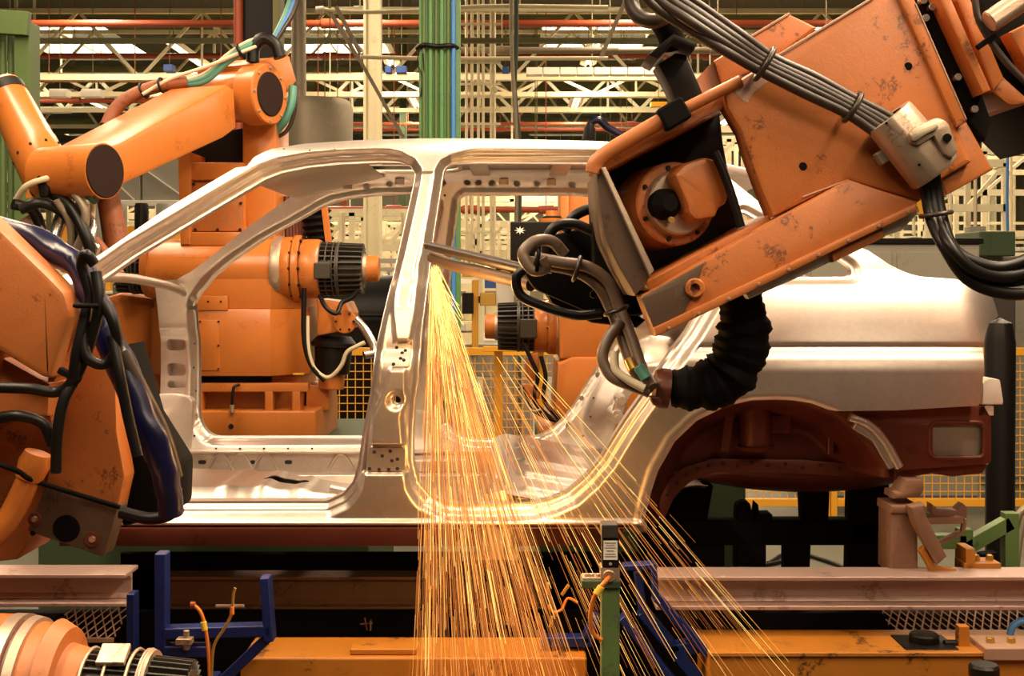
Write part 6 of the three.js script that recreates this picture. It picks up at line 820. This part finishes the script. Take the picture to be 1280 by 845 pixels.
{ const g = thing('ribbed_hose', 'pair of pale ribbed hoses standing on the floor by the fence', 'hose'); for (const dx of [0, 8]) { const pts = [[1262 + dx, 712], [1264 + dx, 690], [1268 + dx, 664], [1276 + dx, 640], [1300 + dx, 628]].map(([x, y]) => P(x, y, -2.6)); part(g, 'hose', tube(pts, 0.018, 60, 10), mat.duct); } part(g, 'foot', [cyl(V3(P(1266, 0, -2.6).x, 0, -2.6), V3(P(1266, 0, -2.6).x, P(0, 708, -2.6).y, -2.6), 0.05, 0.04, 16)], mat.blackMetal); }
// sensor on a green post
{ const z = 0.58, g = thing('limit_switch_post', 'green post carrying a black limit switch in front of the sill', 'post'); const B = (n, x0, y0, x1, y1, zz, d, m, r = 0.003, label) => { const a = P(x0, y0, zz), b = P(x1, y1, zz); return part(g, n, box((a.x + b.x) / 2, (a.y + b.y) / 2, zz - d / 2, b.x - a.x, a.y - b.y, d, r), m, label); };
  { const a = P(752, 735, z), b = P(775, 735, z); part(g, 'post', box((a.x + b.x) / 2, a.y / 2, z - 0.03, b.x - a.x, a.y, 0.05, 0.004), mat.green); }
  B('top_plate', 727, 726, 776, 736, z + 0.004, 0.07, mat.greenDark); B('side_block', 728, 722, 752, 730, z - 0.005, 0.05, mat.aluminium); B('neck', 751, 708, 775, 728, z, 0.05, mat.aluminium, 0.004, 'grey metal switch base');
  const sw = B('switch_body', 753, 672, 774, 710, z + 0.002, 0.05, mat.blackMetal, 0.003, 'black limit switch'); B('switch_cap', 752, 656, 773, 673, z + 0.006, 0.055, mat.finBlack);
  { const a = P(754.5, 676, z + 0.005), b = P(772, 700, z + 0.005); part(sw, 'label', box((a.x + b.x) / 2, (a.y + b.y) / 2, z + 0.0025, b.x - a.x, a.y - b.y, 0.002, 0), mat.white, 'pale printed label'); for (const [y, w] of [[679, 14], [682, 11], [685, 14], [689, 9], [693, 13], [696, 14]]) { const c = P(763, y, z + 0.006); part(sw, 'print_line', box(c.x, c.y, z + 0.004, L(w, z), 0.0012, 0.001, 0), mat.finBlack); } }
  part(sw, 'screw', cyl(P(763, 705, z), P(763, 705, z + 0.006), 0.004, 0.004, 10), mat.aluminium);
  for (const x of [740, 734, 748]) part(g, 'bolt', cyl(P(x, 722, z - 0.02), P(x, 717, z - 0.02), 0.006, 0.006, 6), mat.aluminium);
  part(g, 'cable_gland', torus(P(762, 720, z + 0.012), V3(-0.2, -0.2, 1), 0.012, 0.004, 20), mat.aluminium); part(g, 'sensor_cable', tube([P(762, 721, z + 0.01), P(755, 729, z + 0.03), P(746, 740, z + 0.03), P(740, 756, z + 0.02), P(738, 775, z + 0.01), P(742, 792, z), P(752, 800, z)], 0.0055, 50, 8), mat.wireOrange, 'orange sensor cable'); part(g, 'cable_tag', cyl(P(752, 733, z + 0.031), P(745, 743, z + 0.031), 0.009, 0.009, 12), mat.tagYellow); }
// blue frames
function barsThing(name, label, category, z, list, m, d = 0.05) { const g = thing(name, label, category); for (const [a, b, w, dz = 0] of list) part(g, 'member', bar(P(a[0], a[1], z + dz), P(b[0], b[1], z + dz), L(w, z), d, 0.004), m); return g; }
barsThing('blue_stand', 'dark blue welded stand in front of the pale beam by the caged motor', 'stand', 0.30, [[[203, 690], [203, 1000], 14], [[203, 790], [340, 786], 14], [[332, 720], [338, 800], 12], [[340, 792], [268, 860], 12, -0.02], [[268, 842], [268, 1000], 12, -0.02], [[166, 740], [166, 1000], 10, -0.08], [[200, 812], [262, 812], 14]], mat.blueFrame);
barsThing('blue_stand', 'blue welded stand with slanting legs beside the green post', 'stand', 0.22, [[[778, 708], [818, 706], 7], [[816, 706], [819, 746], 8], [[819, 744], [925, 862], 11], [[797, 716], [803, 764], 10, -0.02], [[802, 762], [884, 862], 16, -0.02], [[836, 812], [872, 806], 16, -0.02], [[776, 770], [850, 862], 10, 0.02], [[925, 858], [925, 1010], 11], [[884, 858], [884, 1010], 12, -0.02]], mat.blueFrame);
barsThing('blue_bracket', 'small blue channel bracket behind the falling sparks', 'bracket', 0.12, [[[676, 800], [740, 800], 12], [[730, 800], [746, 768], 10], [[716, 806], [716, 1020], 10, -0.03]], mat.blueFrame);
{ const z = 0.34, g = thing('valve', 'small grey valve with a round knob on the dark blue stand', 'valve'); part(g, 'body', box(P(231, 801, z).x, P(231, 801, z).y, z, L(20, z), L(8, z), 0.03, 0.003), mat.aluminium); part(g, 'stem', cyl(P(233, 799, z), P(233, 788, z), 0.008, 0.008, 12), mat.aluminium); part(g, 'bowl', cyl(P(233, 804, z), P(233, 812, z), 0.012, 0.009, 14), mat.aluminium); }
{ const z = 0.42, g = thing('cable_whip', 'thin orange cable pair with yellow tags in front of the dark blue stand', 'cable'); part(g, 'cable', tube([P(262, 1000, z), P(262, 845, z), P(260, 810, z), P(256, 782, z), P(250, 764, z), P(243, 757, z)], 0.005, 50, 8), mat.wireOrange); part(g, 'cable', tube([P(264, 845, z), P(268, 806, z), P(280, 786, z), P(289, 768, z), P(292, 742, z), P(294, 735, z)], 0.004, 50, 8), mat.brass); part(g, 'tag', cyl(P(254, 777, z), P(256, 788, z), 0.008, 0.008, 10), mat.tagYellow); part(g, 'tag', cyl(P(290, 758, z), P(290, 768, z), 0.006, 0.006, 10), mat.wireOrange); part(g, 'marker_strip', box(P(287, 758, z).x, P(287, 758, z).y, z - 0.004, L(36, z), 0.007, 0.004, 0.001), mat.castPale); part(g, 'stub', cyl(P(238, 756, z), P(244, 756, z), 0.008, 0.008, 10), mat.red); }
{ const z = 0.10, g = thing('clip_cluster', 'small wire clips on an orange lead behind the falling sparks', 'clips'); part(g, 'lead', tube([P(686, 756, z), P(692, 765, z), P(702, 762, z), P(710, 748, z), P(722, 753, z)], 0.004, 40, 8), mat.wireOrange); for (const [a, b] of [[[685, 728], [684, 744]], [[702, 744], [711, 731]], [[690, 770], [688, 784]]]) part(g, 'clip', bar(P(...a, z), P(...b, z), 0.010, 0.008, 0.002), mat.brass); part(g, 'stem', bar(P(688, 784, z), P(690, 1010, z), 0.012, 0.012), mat.sootShade); }
{ const z = -0.35, g = thing('white_bracket', 'small pale cross bracket on the conveyor under the sill', 'bracket'); part(g, 'arm', [bar(P(612, 704, z), P(634, 698, z), 0.02, 0.01), bar(P(616, 696, z), P(634, 716, z), 0.016, 0.01)], mat.castPale); }
for (const [x, y] of [[458, 780], [530, 780], [586, 778], [640, 780]]) { const z = -0.458, g = thing('wire_hook', 'small pale wire hook on the black lower bed plate', 'hook', 'wire hooks on the black bed plate'); part(g, 'grip', [bar(P(x - 8, y, z), P(x + 8, y - 1, z), 0.004, 0.004), bar(P(x - 2, y - 8, z), P(x + 1, y + 8, z), 0.004, 0.004), bar(P(x + 6, y - 6, z), P(x + 6, y + 6, z), 0.004, 0.05)], mat.castPale); }

{ const z = -3.45, g = thing('parts_tray', 'white tray with yellow front edge below the half hidden robot motor', 'tray'); const a = P(604, 418, z), b = P(694, 436, z), cx = (a.x + b.x) / 2; part(g, 'tray', box(cx, a.y - 0.02, z - 0.2, b.x - a.x, 0.04, 0.36, 0.005), mat.white); part(g, 'front_edge', box(cx, b.y, z, b.x - a.x, 0.03, 0.03, 0.003), mat.yellow); part(g, 'leg', box(cx - 0.12, (b.y) / 2, z - 0.2, 0.05, b.y, 0.05, 0.003), mat.yellow); part(g, 'leg', box(cx + 0.12, b.y / 2, z - 0.2, 0.05, b.y, 0.05, 0.003), mat.yellow); }
// ---------------------------------------------------------------- welding sparks: glowing metal drops drawn out as they fall
{
  seed = 4242;
  const g = new THREE.Group(); g.name = 'welding_sparks'; g.userData = { label: 'shower of glowing orange welding sparks falling from the middle pillar', category: 'sparks', kind: 'stuff' }; scene.add(g);
  const O = [541, 322], kinds = [['yellow_sparks', [1.0, 0.62, 0.16], 2.6, [], 230], ['orange_sparks', [1.0, 0.40, 0.07], 1.5, [], 520], ['red_sparks', [0.95, 0.26, 0.05], 0.75, [], 1000]];
  kinds.forEach(([n, c, e, geos, count], ki) => {
    for (let i = 0; i < count; i++) {
      const u = rnd(), slope = u < 0.84 ? -0.03 + 0.36 * rnd() ** 1.1 : 0.30 + 0.62 * rnd() ** 1.4, wide = slope > 0.34;
      const zEnd = rr(0.33, 0.55), reach = wide ? rr(120, 480) : ki === 0 ? 10 + 420 * rnd() ** 1.8 : ki === 1 ? 20 + 520 * rnd() ** 1.15 : rr(60, 560), len = rr(24, wide ? 150 : 150) * (ki === 2 ? 1.3 : 1);
      const sag = rr(-14, 26) * (wide ? 1 : 0.4), pt = s => { const y = Math.max(0, s), t = y / 560; return P(O[0] + slope * y + (slope * 0.0) + rr(0, 0) + off * (0.25 + t) - sag * t * t * 0.5, O[1] + y, 0.10 + (zEnd - 0.10) * Math.min(1, t * 1.15)); };
      const off = rr(-14, 14), w = (wide ? 0.8 : 1) * (ki === 0 ? rr(0.0006, 0.0012) : rr(0.0005, 0.0011));
      const a = pt(reach), m = pt(reach + len * 0.5), b = pt(reach + len);
      geos.push(bar(a, m, w, w), bar(m, b, w * 0.8, w * 0.8));
    }
    if (ki === 0) for (let i = 0; i < 30; i++) { const a = P(541 + rr(-4, 10), 330 + rr(0, 24), 0.11), b = P(541 + rr(0, 40), 360 + rr(20, 150), rr(0.12, 0.2)); geos.push(bar(a, b, 0.0012, 0.0012)); }
    const m = part(g, n, geos, new THREE.MeshStandardMaterial({ color: 0x402010, emissive: new THREE.Color().setRGB(...c), emissiveIntensity: e, roughness: 1 })); m.userData.kind = 'stuff'; m.castShadow = false;
  });
  for (const [x, y, z, i] of [[552, 372, 0.34, 0.5], [600, 520, 0.34, 0.6], [640, 640, 0.24, 0.35], [640, 760, 0.40, 0.3]]) { const p = new THREE.PointLight(new THREE.Color().setRGB(1, 0.5, 0.14), i, 0, 2); p.position.copy(P(x, y, z)); p.castShadow = true; p.shadow.radius = 3; scene.add(p); }
}
renderer.render(scene, camera);
